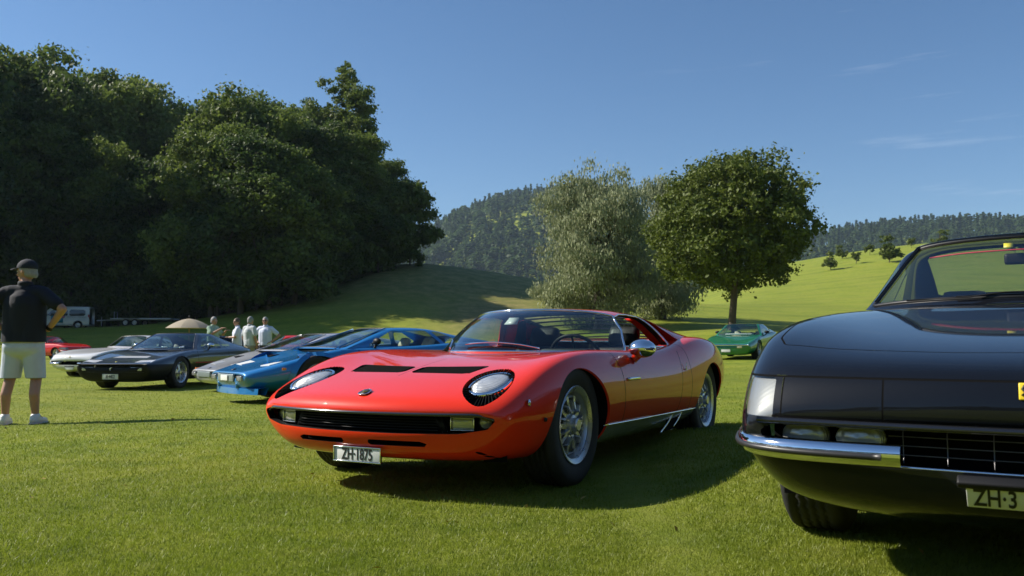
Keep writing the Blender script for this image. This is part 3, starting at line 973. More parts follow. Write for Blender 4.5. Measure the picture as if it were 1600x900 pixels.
def car_root(name, X, Y, yaw, z0=0.0, pitch=0.0):
    """Empty under the front axle; yaw = angle of the rearward direction from +Y towards +X (degrees)."""
    a = R(yaw)
    o = empty(name, (X, Y, z0), math.atan2(-math.cos(a), -math.sin(a)))
    o.rotation_euler[1] = R(pitch)
    return o

def seat(parent, s, y, z, mat, w=0.46, back=0.50, recl=0.35):
    st = box(0, 0, 0, 0.46, w, 0.14, 0.05).build('seat', mat, parent)
    st.location = (-s, y, z)
    m = box(0, 0, back/2, 0.13, w*0.95, back, 0.05).join(box(0, 0, back+0.09, 0.10, w*0.5, 0.17, 0.045))
    b = m.build('backrest', mat, st)
    b.location = (-0.22, 0, 0.04); b.rotation_euler = (0, -recl, 0)
    return st

def steering_wheel(parent, s, y, z, r=0.18, tilt=60):
    th = np.linspace(0, 2*math.pi, 41)
    P = np.stack([0*th, r*np.cos(th), r*np.sin(th)], 1)
    m = tube(P, 0.012, 8, cap=False)
    for a in (90, 210, 330):
        m.join(tube([(0, 0.02*math.cos(R(a)), 0.02*math.sin(R(a))), (0, r*math.cos(R(a)), r*math.sin(R(a)))], 0.008, 6))
    m.join(ellipsoid((0, 0, 0), (0.02, 0.04, 0.04), 8, 12))
    o = m.build('steering_wheel', M_black, parent)
    o.location = (-s, y, z); o.rotation_euler = (0, R(90 - tilt), 0)
    return o

# ------------------------------------------------------------------ the red coupe
def build_red_coupe():
    root = car_root('sports_car', -0.363, 5.113, 28.5)
    tag(root, 'low red sports coupe with black-lashed headlights and silver sills, front and centre', 'car', 'classic sports cars parked on the lawn')
    paint = car_paint('red_paint', (0.80, 0.034, 0.008), rough=0.42, dust=0.015, ior=1.5)
    silver = simple('silver_sill', (0.60, 0.61, 0.60), 0.22, metal=0.7, rvary=0.05, coat=0.5)
    # stations: s at centre, bow, then y and z of eleven points from floor centre to top centre
    T = [
     (-.885, .28, [0,.28,.47,.57,.620,.635,.615,.56,.45,.24,0], [.360,.362,.366,.372,.382,.395,.405,.408,.408,.408,.408]),
     (-.893, .28, [0,.30,.47,.585,.668,.705,.690,.635,.51,.27,0], [.325,.326,.332,.345,.368,.395,.420,.432,.436,.437,.437]),
     (-.875, .27, [0,.33,.51,.625,.712,.750,.738,.68,.55,.29,0], [.275,.278,.290,.312,.350,.395,.434,.455,.464,.469,.470]),
     (-.835, .26, [0,.36,.55,.665,.748,.783,.770,.71,.57,.30,0], [.225,.228,.243,.278,.336,.397,.452,.482,.492,.498,.499]),
     (-.750, .23, [0,.40,.60,.705,.777,.808,.788,.72,.58,.31,0], [.190,.193,.212,.258,.330,.410,.484,.520,.524,.528,.528]),
     (-.600, .18, [0,.46,.660,.755,.808,.827,.800,.73,.58,.31,0], [.172,.174,.195,.243,.330,.430,.530,.571,.570,.571,.572]),
     (-.400, .12, [0,.50,.677,.770,.828,.844,.808,.735,.58,.31,0], [.160,.162,.182,.236,.340,.470,.590,.636,.626,.618,.618]),
     (-.120, .06, [0,.50,.690,.783,.842,.856,.815,.735,.57,.31,0], [.150,.152,.175,.235,.355,.510,.650,.698,.682,.668,.666]),
     ( .180, .04, [0,.50,.700,.795,.853,.864,.815,.735,.57,.31,0], [.148,.150,.172,.235,.360,.530,.680,.724,.711,.701,.699]),
     ( .550, .0, [0,.50,.705,.802,.860,.868,.812,.725,.57,.31,0], [.145,.147,.170,.235,.360,.535,.690,.727,.722,.716,.716]),
     (1.000, .0, [0,.50,.705,.802,.862,.870,.808,.715,.57,.31,0], [.145,.147,.170,.235,.360,.535,.690,.722,.722,.720,.720]),
     (1.500, .0, [0,.50,.705,.802,.862,.872,.810,.715,.57,.31,0], [.145,.147,.170,.235,.360,.535,.695,.728,.728,.728,.728]),
     (1.900, .0, [0,.50,.705,.802,.862,.876,.822,.730,.57,.31,0], [.150,.152,.175,.240,.365,.545,.722,.768,.770,.770,.770]),
     (2.250, .0, [0,.50,.705,.802,.862,.882,.832,.735,.57,.31,0], [.160,.162,.185,.250,.375,.560,.760,.815,.815,.812,.812]),
     (2.600, .0, [0,.50,.700,.795,.855,.880,.832,.730,.57,.31,0], [.170,.172,.200,.265,.390,.565,.762,.820,.822,.820,.820]),
     (2.950, -.05, [0,.50,.680,.770,.825,.848,.800,.700,.55,.30,0], [.190,.192,.225,.290,.410,.565,.735,.795,.806,.806,.806]),
     (3.250, -.12, [0,.46,.630,.710,.765,.785,.740,.650,.52,.28,0], [.235,.238,.270,.330,.430,.560,.695,.750,.770,.775,.775]),
     (3.400, -.16, [0,.42,.570,.650,.700,.715,.680,.600,.48,.26,0], [.300,.302,.330,.375,.455,.555,.650,.695,.715,.720,.720]),
     (3.430, -.16, [0,.36,.500,.580,.630,.645,.615,.540,.43,.23,0], [.400,.402,.415,.440,.490,.545,.600,.630,.645,.650,.650]),
    ]
    D = np.array([[(s + bow*y*y, y, z) for y, z in zip(ys, zs)] for s, bow, ys, zs in T])
    nu = [4, 4, 4, 6, 8, 10, 14, 14, 16, 18, 18, 16, 14, 14, 12, 10, 6, 3]
    G = spline_grid(D, nu, [4, 5, 6, 7, 8, 9, 8, 7, 7, 6], fit=2)
    body = full_ring(G, True)
    capR = [i*((G.shape[1]-1)*2) for i in (0,)]
    nring = (G.shape[1]-1)*2
    tail = Msh(body.v, [[(G.shape[0]-1)*nring + k for k in range(nring)]]).compact()
    # wheel arches
    def arch(v, cx, cz, r): return np.maximum((np.hypot((v[:, 0]-cx)/r[0], (v[:, 2]-cz)/r[1]) - 1)*r[1], 0.42 - np.abs(v[:, 1]))
    lips, wells = [], []
    for cx, cz, r in ((0.005, 0.27, (.372, .362)), (2.504, 0.27, (.366, .352))):
        _, body, E = body.cut(lambda v: arch(v, cx, cz, r))
        for sg in (1, -1): lips.append(rim([e for e in E if e[0][1]*sg > 0.5], lambda p: np.stack([cx + (p[:, 0]-cx)*0.985, p[:, 1] - np.sign(p[:, 1])*0.012, cz + (p[:, 2]-cz)*0.985], 1)))
        for sg in (1, -1):
            sq = lambda p: np.stack([cx + (p[:, 0]-cx)*0.985, p[:, 1] - np.sign(p[:, 1])*0.012, cz + (p[:, 2]-cz)*0.985], 1)
            ee = [e for e in E if e[0][1]*sg > 0.5]
            ee = [tuple(q) for q in zip(sq(np.array([e[0] for e in ee])), sq(np.array([e[1] for e in ee])))]
            wells.append(rim(ee, lambda p: np.stack([p[:, 0], np.sign(p[:, 1])*.48, p[:, 2] + .004], 1)))
    # sill strip
    sill, body, E = body.cut(lambda v: np.maximum(np.maximum(v[:, 2] - (0.297 - 0.008*v[:, 0]), 0.30 - v[:, 0]), v[:, 0] - 2.2))
    sills = sill
    # mouth
    lipz = lambda y: 0.424 + 0.0*y
    mouth_poly = [(-.64, .425), (-.3, .424), (.3, .424), (.64, .425), (.735, .405), (.690, .355), (.56, .333), (.25, .328), (-.25, .328), (-.56, .333), (-.690, .355), (-.735, .405)]
    def f_mouth(v): return np.maximum(sd_round(v[:, 1], v[:, 2], mouth_poly, 0.012), v[:, 0] + 0.30)
    _, body, Em = body.cut(f_mouth)
    # lower slots
    Es = []
    for sg in (-1, 1):
        pl = [(sg*.045, .292), (sg*.40, .292), (sg*.415, .266), (sg*.075, .266)]
        _, body, e = body.cut(lambda v: np.maximum(sd_round(v[:, 1], v[:, 2], pl, 0.006), v[:, 0] + 0.5)); Es += e
        pl2 = [(sg*.60, .245), (sg*.625, .245), (sg*.665, .19), (sg*.64, .19)]
        _, body, e = body.cut(lambda v: np.maximum(sd_round(v[:, 1], v[:, 2], pl2, 0.004), v[:, 0] + 0.4)); Es += e
    # lamp ovals, seen from above
    lampc = (-.552, .582)
    def f_lamp(v, k=1.0, sg=0):
        a = np.abs(v[:, 1]) if sg == 0 else sg*v[:, 1]
        u, w = v[:, 0]-lampc[0], a-lampc[1]
        c_, s_ = math.cos(R(14)), math.sin(R(14))
        u, w = u*c_ - w*s_, u*s_ + w*c_
        d = (np.hypot(u/(.218*k), w/(.122*k)) - 1) * .14
        return np.maximum(d, 0.43 - v[:, 2])
    lampbed, body, El = body.cut(lambda v: f_lamp(v))
    # bonnet louvre panels
    vents, Ev = Msh(), []
    for sg in (-1, 1):
        pv = [(-.452, sg*.022), (-.300, sg*.022), (-.265, sg*.435), (-.440, sg*.39)]
        a, body, e = body.cut(lambda v: np.maximum(sd_round(v[:, 0], v[:, 1], pv, 0.008), 0.4 - v[:, 2])); vents.join(a); Ev += e
    # cockpit opening
    cock, body, Ec = body.cut(lambda v: np.maximum(np.maximum((0.43 + 1.28*v[:, 1]**2) - v[:, 0], v[:, 0] - 2.0), np.maximum(np.abs(v[:, 1]) - 0.66, 0.6 - v[:, 2])))
    # seams: bonnet, door, clam
    gaps = []
    def seam(m, f, keep, wdt=0.0034):
        m2, strip = cut_seam(m, f, keep, wdt)
        if len(strip.f): gaps.append(strip)
        return m2
    door_poly = [(.60, .285), (.585, .45), (.575, .60), (.54, .70), (.50, .78), (1.80, .80), (1.735, .66), (1.70, .50), (1.665, .285), (1.66, .25), (.605, .25)]
    body = seam(body, lambda v: sd_round(v[:, 0], v[:, 2], door_poly, 0.02), lambda v: np.maximum(0.5 - np.abs(v[:, 1]), np.maximum(v[:, 2] - 0.716, 0.0*v[:, 2] - 1)))
    rear_line = curve([(1.935, 0, .24), (1.93, 0, .45), (1.915, 0, .60), (1.90, 0, .74), (1.86, 0, .84)], 8)
    body = seam(body, lambda v: v[:, 0] - np.interp(v[:, 2], rear_line[:, 2], rear_line[:, 0]), lambda v: np.maximum(0.5 - np.abs(v[:, 1]), 0.25 - v[:, 2]))
    # bonnet centre crease line
    body = seam(body, lambda v: v[:, 1] - 0.0, lambda v: np.maximum(np.maximum(-.52 - v[:, 0], v[:, 0] + .04), 0.45 - v[:, 2]), 0.0016)
    door, body, _ = body.cut(lambda v: np.maximum(sd_round(v[:, 0], v[:, 2], door_poly, 0.02), np.maximum(0.5 - np.abs(v[:, 1]), v[:, 2] - 0.735)))
    Sm(body).build('body', paint, root)
    d_r, d_l, _ = door.cut(lambda v: v[:, 1])
    doors = [Sm(d_l).build('door', paint, root), Sm(d_r).build('door', paint, root)]
    for l_ in lips: Sm(l_).build('wheel_arch_lip', paint, root)
    for l_ in wells: Sm(l_).build('wheel_well', M_void, root)
    for m_ in sills.cut(lambda v: v[:, 1])[:2]: Sm(m_).build('sill', silver, root)
    # rear panel
    Sm(tail).build('tail_panel', M_black, root)
    # dark inner shell closes off wheel wells and the floor
    pan = Msh()
    for sg in (-1, 1):
        for cx in (0.0, 2.504):
            th = np.linspace(-0.05*math.pi, 1.05*math.pi, 24)
            rx, rz = (.374, .364) if cx == 0 else (.368, .354)
            ell = lambda yy: [(cx + rx*math.cos(t), sg*yy, 0.27 + rz*math.sin(t)) for t in th]
            pan.add(ell(.48), [list(range(24))])
    pan.join(box(1.25, 0, .19, 1.7, 1.30, .04), box(3.0, 0, .42, .5, 1.0, .2), box(-.42, 0, .30, .5, .95, .20))
    Sm(pan).build('underbody', M_void, root, smooth=False)
    for dd, ys in ((doors[0], 1), (doors[1], -1)):
        h = box(0, 0, 0, .20, .022, .018, .006)
        h.v[:, 1] += 0.006*np.sin(h.v[:, 0]*16+1.5)
        hb = h.build('door_handle', simple('purple_chrome', (.8, .8, .82), .12, metal=1), dd)
        hb.location = (-.735, ys*.868, .552)
    # mouth: rim, backing, grille bars, trim lip and lamps
    Sm(rim(Em, lambda p: p + np.array([0.05, 0, 0]))).build('grille_surround', M_black, root)
    bk = Msh()
    yy = np.linspace(-.70, .70, 41)
    bk.join(grid_mesh(np.array([[(-.815 + .27*y*y, y, z) for y in yy] for z in (.31, .345, .38, .44)])))
    Sm(bk).build('grille_backing', M_void, root)
    gb = Msh()
    for z in np.linspace(.345, .412, 6):
        gb.join(tube([(-.850 + .27*y*y, y, z) for y in np.linspace(-.44, .44, 25)], .0028, 5))
    Sm(gb).build('grille_bars', M_black, root)
    lipp = [(-.903 + .285*y*y + .10*max(0, abs(y)-.62)/.09*.3, y, .4235 - .022*max(0, abs(y)-.64)/.07) for y in np.linspace(-.712, .712, 49)]
    Sm(tube(lipp, .0085, 8)).build('bumper_strip', simple('black_enamel', (.02, .02, .021), .18, coat=.8), root)
    for sg in (-1, 1):
        # leaning brace, oblong lamp and round lamp behind the lip
        br = slab([(sg*.40, .415), (sg*.44, .415), (sg*.475, .33), (sg*.435, .33)], .02, axis='x', at=-.765)
        Sm(br).build('grille_brace', M_black, root)
        L = box(0, 0, 0, .03, .112, .058, .012).build('fog_lamp', M_lamp_y, root)
        L.location = (.735, sg*.545, .376); L.rotation_euler = (0, 0, sg*R(15))
        fr = Msh()
        for (cy, cz, a, b) in ((0, .030, .120, .004), (0, -.030, .120, .004), (.058, 0, .004, .062), (-.058, 0, .004, .062)): fr.join(box(.006, cy, cz, .03, a, b, .002))
        fr.build('lamp_frame', M_chrome, L)
        rl = lathe([(0, .018), (.02, .016), (.033, .008), (.034, -.02)], 24, axis='x').build('indicator_lamp', M_lamp_y, root)
        rl.location = (.690, sg*.650, .384); rl.rotation_euler = (0, 0, sg*R(25))
        lathe([(.034, .012), (.039, .010), (.040, -.02)], 24, axis='x').build('lamp_ring', M_trim, rl)
        # side marker and small round repeater
        mk = lathe([(0, .006), (.008, .005), (.012, 0), (.016, .003), (.018, -.004)], 18, axis='y').build('side_marker', M_chrome, root)
        mk.location = (.560, sg*.815, .475); mk.rotation_euler = (0, 0, sg*R(20)) if sg > 0 else (0, 0, math.pi - R(20))
        mk2 = lathe([(0, .007), (.009, .005), (.011, -.004)], 14, axis='y').build('side_reflector', M_black, root)
        mk2.location = (.430, sg*.838, .385); mk2.rotation_euler = (0, 0, 0 if sg > 0 else math.pi)
    for lo_, hi_ in ((.03, .5), (.5, 1)):
        for sg in (1, -1): Sm(rim([e for e in Es if lo_ < e[0][1]*sg < hi_], lambda p: p + np.array([0.03, 0, 0.004]))).build('intake_slot', M_black, root)
    sb = Msh()
    for sg in (-1, 1):
        yy = np.linspace(.03, .43, 12)*sg
        Sm(grid_mesh(np.array([[(-.785 + .27*y*y, y, z) for y in yy] for z in (.255, .30)]))).build('intake_backing', M_void, root)
        yy = np.linspace(.58, .69, 6)*sg
        Sm(grid_mesh(np.array([[(-.70 + .30*y*y, y, z) for y in yy] for z in (.18, .255)]))).build('intake_backing', M_void, root)
    # bonnet louvres: dark bed with cross slats
    vb = Msh(vents.v - np.array([0, 0, .012]), vents.f)
    for m_ in vb.cut(lambda v: v[:, 1])[:2]: Sm(m_).build('louvre_bed', M_void, root)
    for sg in (1, -1): Sm(rim([e for e in Ev if e[0][1]*sg > 0], lambda p: p - np.array([0, 0, .014]))).build('louvre_rim', M_black, root)
    from_top = body.v[(body.v[:, 2] > .45) & (body.v[:, 0] < .3)]
    def topz(s, y):
        d = np.hypot(G[:, :, 0]-s, G[:, :, 1]-abs(y)) + (G[:, :, 2] < .40)*9
        i = np.unravel_index(np.argmin(d), d.shape); return G[i][2]
    for sg in (-1, 1):
        for k in range(9):
            t = (k+.5)/9
            s0 = -.448 + t*.142; s1 = -.436 + t*.156
            P = []
            for u in np.linspace(.08, .97, 8):
                s_ = s0 + (s1-s0)*u; y_ = sg*(.02 + .385*u); P.append((s_, y_, topz(s_, y_) - .004))
            Sm(tube(P, .0050, 4)).build('louvre_slat', M_void, root, smooth=False)
    # headlights
    lb_r, lb_l, _ = lampbed.cut(lambda v: v[:, 1])
    for sg, lb in ((1, lb_l), (-1, lb_r)):
        N = lb.normals()
        bed = Msh(lb.v - N*np.sign(N[:, 2:3])*0.022, lb.f)
        hl = Sm(bed).build('headlight', M_void, root)
        e = [q for q in El if q[0][1]*sg > 0]
        Sm(rim(e, lambda p: p - np.array([0, 0, .026]))).build('headlight_bezel', paint, hl)
        cen = np.array([lampc[0]+.015, sg*lampc[1], 0])
        cz = topz(cen[0], cen[1]); cen[2] = cz
        # local frame on the skin
        d1 = np.array([.12, 0, topz(cen[0]+.12, cen[1]) - cz]); d1 /= np.linalg.norm(d1)
        d0 = np.array([-.12, 0, topz(cen[0]-.12, cen[1]) - cz]); d0 /= np.linalg.norm(d0)
        ax = d1 - d0; ax /= np.linalg.norm(ax)
        bx = np.array([0, .10, topz(cen[0], abs(cen[1])+.06) - topz(cen[0], abs(cen[1])-.06)]) ; bx[1] = .12*1; bx[2] *= sg
        bx /= np.linalg.norm(bx); nz = np.cross(ax, bx); nz *= np.sign(nz[2]); bx = np.cross(nz, ax)
        def place(m, off=0.0):
            return Msh(cen + m.v[:, :1]*ax + m.v[:, 1:2]*bx + (m.v[:, 2:3] + off)*nz, m.f)
        lens = lathe([(0, .020), (.03, .019), (.06, .014), (.084, .004), (.088, -.01)], 40, axis='z')
        lens.v[:, 0] *= 1.62; lens.v[:, 1] *= 1.06
        Sm(place(lens, -.010)).build('headlight_lens', M_lamp, hl)
        ring = lathe([(.087, .004), (.093, .006), (.098, .002), (.099, -.014)], 40, axis='z'); ring.v[:, 0] *= 1.59; ring.v[:, 1] *= 1.06
        Sm(place(ring, -.008)).build('headlight_ring', M_chrome, hl)
        # lashes round the rear and the lower front of the recess
        c_, s_ = math.cos(R(14)), math.sin(R(14))
        for a0, a1, n in ((-70, 78, 20), (112, 250, 18)):
            lash = Msh()
            for k in range(n):
                a = R(a0 + (a1-a0)*k/(n-1))
                o_, i_ = [], []
                for kk, lst in ((.985, o_), (.60, i_)):
                    u, w = .218*kk*math.cos(a), .122*kk*math.sin(a)
                    u, w = u*c_ + w*s_, -u*s_ + w*c_
                    lst += [lampc[0] + u, sg*(lampc[1] + w)]
                po = np.array([o_[0], o_[1], topz(*o_) - .003]); pi = np.array([i_[0], i_[1], topz(*i_) - .012])
                lash.join(tube([po, (po+pi)/2 + np.array([0, 0, .001]), pi], .0046, 4))
            tag(Sm(lash).build('headlight_lashes', M_void, hl, smooth=False), kind='stuff')
    # badge on the nose
    zb = topz(-.815, 0)
    bd = Sm(slab([(-.845, zb*0), (-.84, 0)], .01)) if False else None
    shield = [(0, -.034), (.022, -.022), (.027, .012), (.02, .028), (0, .032), (-.02, .028), (-.027, .012), (-.022, -.022)]
    bm_ = slab([(b_, a_) for a_, b_ in shield], .006, axis='z').build('nose_badge', M_ink, root)
    bm_.location = (.800, 0, topz(-.80, 0) + .004); bm_.rotation_euler = (0, R(19), 0)
    ringb = tube([(b_*1.08, a_*1.08, .003) for a_, b_ in shield + shield[:1]], .003, 6, cap=False)
    ringb.build('badge_edge', M_chrome, bm_)
    bull = tube([(.012, -.012, .004), (.006, -.004, .006), (.002, .006, .006), (-.008, .012, .004)], [.003, .006, .005, .002], 6)
    bull.build('badge_emblem', simple('gold_emblem', (.75, .55, .2), .3, metal=1), bm_)
    number_plate(root, -.862, .004, .212, 'ZH\u00b71875', .285, .066, tilt=0, size=.078, sx=.68)

    # ---------------- greenhouse: windscreen, roof, side frames, louvred tail
    W = [
     (.335, 1.28, [.735, .730, .70, .62, .46, .24, 0], [.680, .698, .702, .703, .704, .704, .704]),
     (.400, 1.27, [.735, .728, .693, .61, .45, .235, 0], [.685, .708, .722, .731, .736, .739, .740]),
     (.560, 1.24, [.735, .722, .672, .585, .435, .23, 0], [.690, .722, .790, .822, .838, .845, .847]),
     (.760, 1.18, [.735, .716, .640, .550, .42, .225, 0], [.690, .728, .862, .912, .936, .945, .948]),
     (.880, 1.10, [.735, .713, .622, .530, .41, .22, 0], [.690, .732, .896, .952, .974, .983, .986]),
     (.960, .98, [.735, .712, .615, .522, .405, .22, 0], [.690, .734, .908, .965, .990, 1.000, 1.004]),
     (1.200, .70, [.735, .712, .612, .520, .405, .22, 0], [.690, .736, .916, .975, 1.002, 1.013, 1.017]),
     (1.450, .35, [.735, .714, .618, .522, .405, .22, 0], [.690, .738, .912, .974, 1.002, 1.014, 1.018]),
     (1.750, .10, [.745, .722, .630, .530, .41, .22, 0], [.700, .750, .898, .962, .990, 1.003, 1.007]),
     (2.050, .0, [.755, .735, .650, .545, .42, .22, 0], [.715, .770, .866, .924, .950, .962, .965]),
     (2.400, .0, [.755, .740, .670, .565, .43, .23, 0], [.730, .785, .832, .864, .884, .893, .896]),
     (2.800, .0, [.735, .725, .672, .575, .44, .23, 0], [.730, .775, .805, .820, .828, .832, .833]),
     (3.150, .0, [.700, .69, .645, .55, .42, .22, 0], [.700, .745, .772, .780, .784, .786, .787]),
    ]
    Dw = np.array([[(s + bow*y*y, y, z) for y, z in zip(ys, zs)] for s, bow, ys, zs in W])
    Gw = spline_grid(Dw, [4, 8, 10, 6, 6, 10, 12, 12, 12, 12, 12, 10], [5, 9, 9, 9, 9, 9], vend=('free', 'mirror'))
    gh = full_ring(Gw, False)
    # lower pillar line splits windscreen (in front) from side
    pil = curve([(.955, 0, .70), (.975, 0, .735), (1.06, 0, .86), (1.13, 0, .955), (1.155, 0, .99)], 8)
    # windscreen: everything ahead of the header curve and inside the pillars
    def f_ws(v):
        y = np.abs(v[:, 1])
        header = v[:, 0] - (.915 + 1.02*y*y)
        base = (.362 + 1.27*y*y) - v[:, 0]
        side = y - (np.interp(v[:, 2], [.70, .74, .86, .95, 1.0], [.705, .690, .622, .545, .49]))
        return np.maximum(np.maximum(header, base), side)
    ws, gh, Ew = gh.cut(f_ws)
    side_poly = [(1.03, .748), (1.115, .862), (1.205, .950), (1.33, .970), (1.46, .972), (1.64, .960), (1.72, .90), (1.80, .82), (1.855, .748)]
    def f_sw(v): return np.maximum(sd_round(v[:, 0], v[:, 2], side_poly, .018), .46 - np.abs(v[:, 1]))
    sw, gh, Esw = gh.cut(f_sw)
    in_poly = [(1.890, .752), (1.81, .86), (1.705, .955), (1.77, .955), (1.91, .900), (2.06, .815), (2.14, .768), (2.13, .752)]
    def f_in(v): return np.maximum(sd_round(v[:, 0], v[:, 2], in_poly, .012), .46 - np.abs(v[:, 1]))
    intake, gh, Ei = gh.cut(f_in)
    rear, gh, Er = gh.cut(lambda v: np.maximum(np.maximum(1.66 - v[:, 0], v[:, 0] - 2.95), np.abs(v[:, 1]) - .47))
    gh = seam(gh, lambda v: v[:, 0] - (2.06 + .75*(.84 - v[:, 2])), lambda v: np.maximum(.46 - np.abs(v[:, 1]), np.maximum(v[:, 2] - .93, .74 - v[:, 2])))
    for g_ in gaps: Sm(g_).build('panel_gap', M_void, root)
    roof = Sm(gh).build('roof', paint, root)
    Sm(ws).build('windscreen', M_glass, root)
    swr, swl, _ = sw.cut(lambda v: v[:, 1])
    # door glass lowered on the near side in the photograph: only the far pane is up
    Sm(swr).build('side_window', M_glass, root)
    def trim_of(E, r, name, mat, par, off=0.003):
        segs = Msh()
        for a, b in E:
            d = b - a
            if np.linalg.norm(d) < 1e-5: continue
            segs.join(tube([a, b], r, 5, cap=False))
        return Sm(segs).build(name, mat, par)
    trim_of(Ew, .009, 'windscreen_trim', M_chrome, root)
    for sg in (1, -1):
        trim_of([e for e in Esw if e[0][1]*sg > 0], .006, 'window_trim', M_chrome, root)
    for sg in (1, -1): Sm(rim([e for e in Esw if e[0][1]*sg > 0], lambda p: p - np.stack([0*p[:, 0], np.sign(p[:, 1])*.05, 0*p[:, 0]], 1))).build('window_frame', M_black, root)
    for sg in (1, -1): Sm(rim([e for e in Ei if e[0][1]*sg > 0], lambda p: p - np.stack([0*p[:, 0], np.sign(p[:, 1])*.13, 0*p[:, 0]], 1))).build('intake_duct', paint, root)
    for m_ in intake.cut(lambda v: v[:, 1])[:2]: Sm(Msh(m_.v - np.stack([0*m_.v[:, 0], np.sign(m_.v[:, 1])*.13, 0*m_.v[:, 0]], 1), m_.f)).build('intake_back', M_void, root)
    Sm(rim(Er, lambda p: p - np.array([0, 0, .03]))).build('tail_opening_rim', M_black, root)
    for k in range(7):
        s_ = 1.74 + k*.18
        zc = np.interp(s_, [1.75, 2.05, 2.4, 2.8, 3.15], [.992, .955, .888, .832, .785]) - .012
        m = Msh()
        yy = np.linspace(-.47, .47, 9)
        m.join(grid_mesh(np.array([[(s_, y, zc - .05*y*y*2) for y in yy], [(s_ + .105, y, zc + .004 - .05*y*y*2) for y in yy], [(s_ + .105, y, zc - .006 - .05*y*y*2) for y in yy], [(s_, y, zc - .010 - .05*y*y*2) for y in yy]]), close_u=True))
        Sm(m).build('tail_louvre', M_black, root, angle=30)
    # cabin
    cab = Msh()
    cab.join(box(1.22, 0, .24, 1.35, 1.25, .03), box(1.22, .655, .46, 1.40, .03, .46), box(1.22, -.655, .46, 1.40, .03, .46), box(.60, 0, .45, .05, 1.25, .42), box(1.98, 0, .47, .04, 1.25, .50), box(1.2, 0, .33, 1.3, .22, .2, .03))
    Sm(cab).build('cabin_tub', M_leather, root, smooth=False)
    db = Msh()
    yy = np.linspace(-.62, .62, 17)
    db.join(grid_mesh(np.array([[(.42 + 1.1*y*y, y, .690) for y in yy], [(.70 + .6*y*y, y, .705) for y in yy], [(.88 + .2*y*y, y, .695) for y in yy], [(.90 + .2*y*y, y, .60) for y in yy], [(.80, y, .50) for y in yy]])))
    db.join(box(.92, .34, .70, .16, .36, .07, .03))
    Sm(db).build('dashboard', M_leather, root)
    seat(root, 1.50, .34, .32, M_leather, .48, .42, .45); seat(root, 1.50, -.34, .32, M_leather, .48, .42, .45)
    steering_wheel(root, 1.06, .34, .655, .19, 62)
    # rear bulkhead pane
    pane = grid_mesh(np.array([[(1.94, y, .66), (1.78, y, .95)] for y in (-.45, .45)]))
    Sm(pane).build('rear_pane', M_glass, root)
    # sticker in the windscreen
    st = slab([(-.05, -.04), (.05, -.04), (.04, .03), (-.035, .03)], .002, axis='x').build('window_sticker', M_plate, root)
    st.location = (-.88, -.06, .925); st.rotation_euler = (0, R(-48), 0)
    # wipers
    for y0, y1, s0 in ((-.08, .34, .33), (-.30, -.34, .36)):
        pass
    def on_ws(y, z):
        d = np.abs(Gw[:22, :, 1]-abs(y))*1.0 + np.abs(Gw[:22, :, 2]-z)
        i = np.unravel_index(np.argmin(d), d.shape); return np.array([Gw[i][0], y, Gw[i][2]])
    for path in ([(.33, .722), (.20, .748), (.02, .764), (-.16, .756)], [(-.33, .722), (-.36, .76), (-.42, .785)]):
        P = np.array([on_ws(*p) for p in path]) + np.array([-.015, 0, .012])
        w1 = Sm(tube(curve(P, 5), .0075, 6, flat=.7)).build('wiper', M_chrome, root)
        pv = lathe([(0, .022), (.007, .020), (.010, 0)], 14, axis='z').build('wiper_pivot', paint, w1)
        pv.location = S(P[0]) + np.array([0, 0, -.03])
    # door mirror on the near side
    ms = ellipsoid((0, 0, 0), (.060, .088, .058), 14, 18)
    ms.v[:, 0] = np.where(ms.v[:, 0] < 0, ms.v[:, 0]*.25, ms.v[:, 0]*1.3)
    mo = ms.build('door_mirror', M_chrome, root); mo.location = (-.845, .885, .735); mo.rotation_euler = (0, 0, R(8))
    stm = tube([(0, -.01, -.04), (.004, -.035, -.055), (.006, -.055, -.068)], [.016, .020, .028], 10).build('mirror_stalk', paint, mo)
    # maker's script on the flank
    sc = tube(curve([(0, 0, .03), (.008, 0, .0), (.0, 0, -.02), (-.012, 0, -.018), (.02, 0, -.016), (.03, 0, -.010)], 4), .0028, 5).build('flank_script', M_chrome, root)
    sc.location = (-1.80, .874, .60)
    # chrome line along the sill and the slanted vent in its tail
    for sg in (1, -1):
        P = []
        for s_ in np.linspace(.33, 2.16, 30):
            z = .297 - .008*s_ + .002
            i = np.argmin(np.abs(G[:, 0, 0]-s_)); j = 24 + np.argmin(np.abs(G[i, 24:48, 2]-z) if False else np.abs(G[i, 12:50, 2]-z)) - 12
            P.append((s_, sg*(G[i, j][1] + .002), z))
        Sm(tube(P, .0055, 6)).build('sill_trim', M_chrome, root)
        v1 = slab([(1.62, .275), (1.83, .275), (1.70, .165), (1.50, .165)], .012, axis='y', at=sg*.800)
        Sm(v1).build('sill_vent', M_void, root, smooth=False)
        for (a, b, c_, d_) in ((1.62, .278, 1.44, .160), (1.83, .278, 1.66, .160)):
            P = curve([(a, sg*.822, b), ((a+c_)/2 + .02, sg*.812, (b+d_)/2), (c_, sg*.795, d_)], 6)
            Sm(tube(P, .006, 6)).build('sill_vent_blade', M_chrome, root)
    for s_, st_ in ((0.0, 0.0), (2.504, 0.0)):
        make_wheel(.332, .205, .205, 'campagnolo', M_alloy, 'wheel', root, (-s_, .715, .325), 1)
        make_wheel(.332, .205, .205, 'campagnolo', M_alloy, 'wheel', root, (-s_, -.715, .325), -1)
    return root

red_coupe = build_red_coupe()

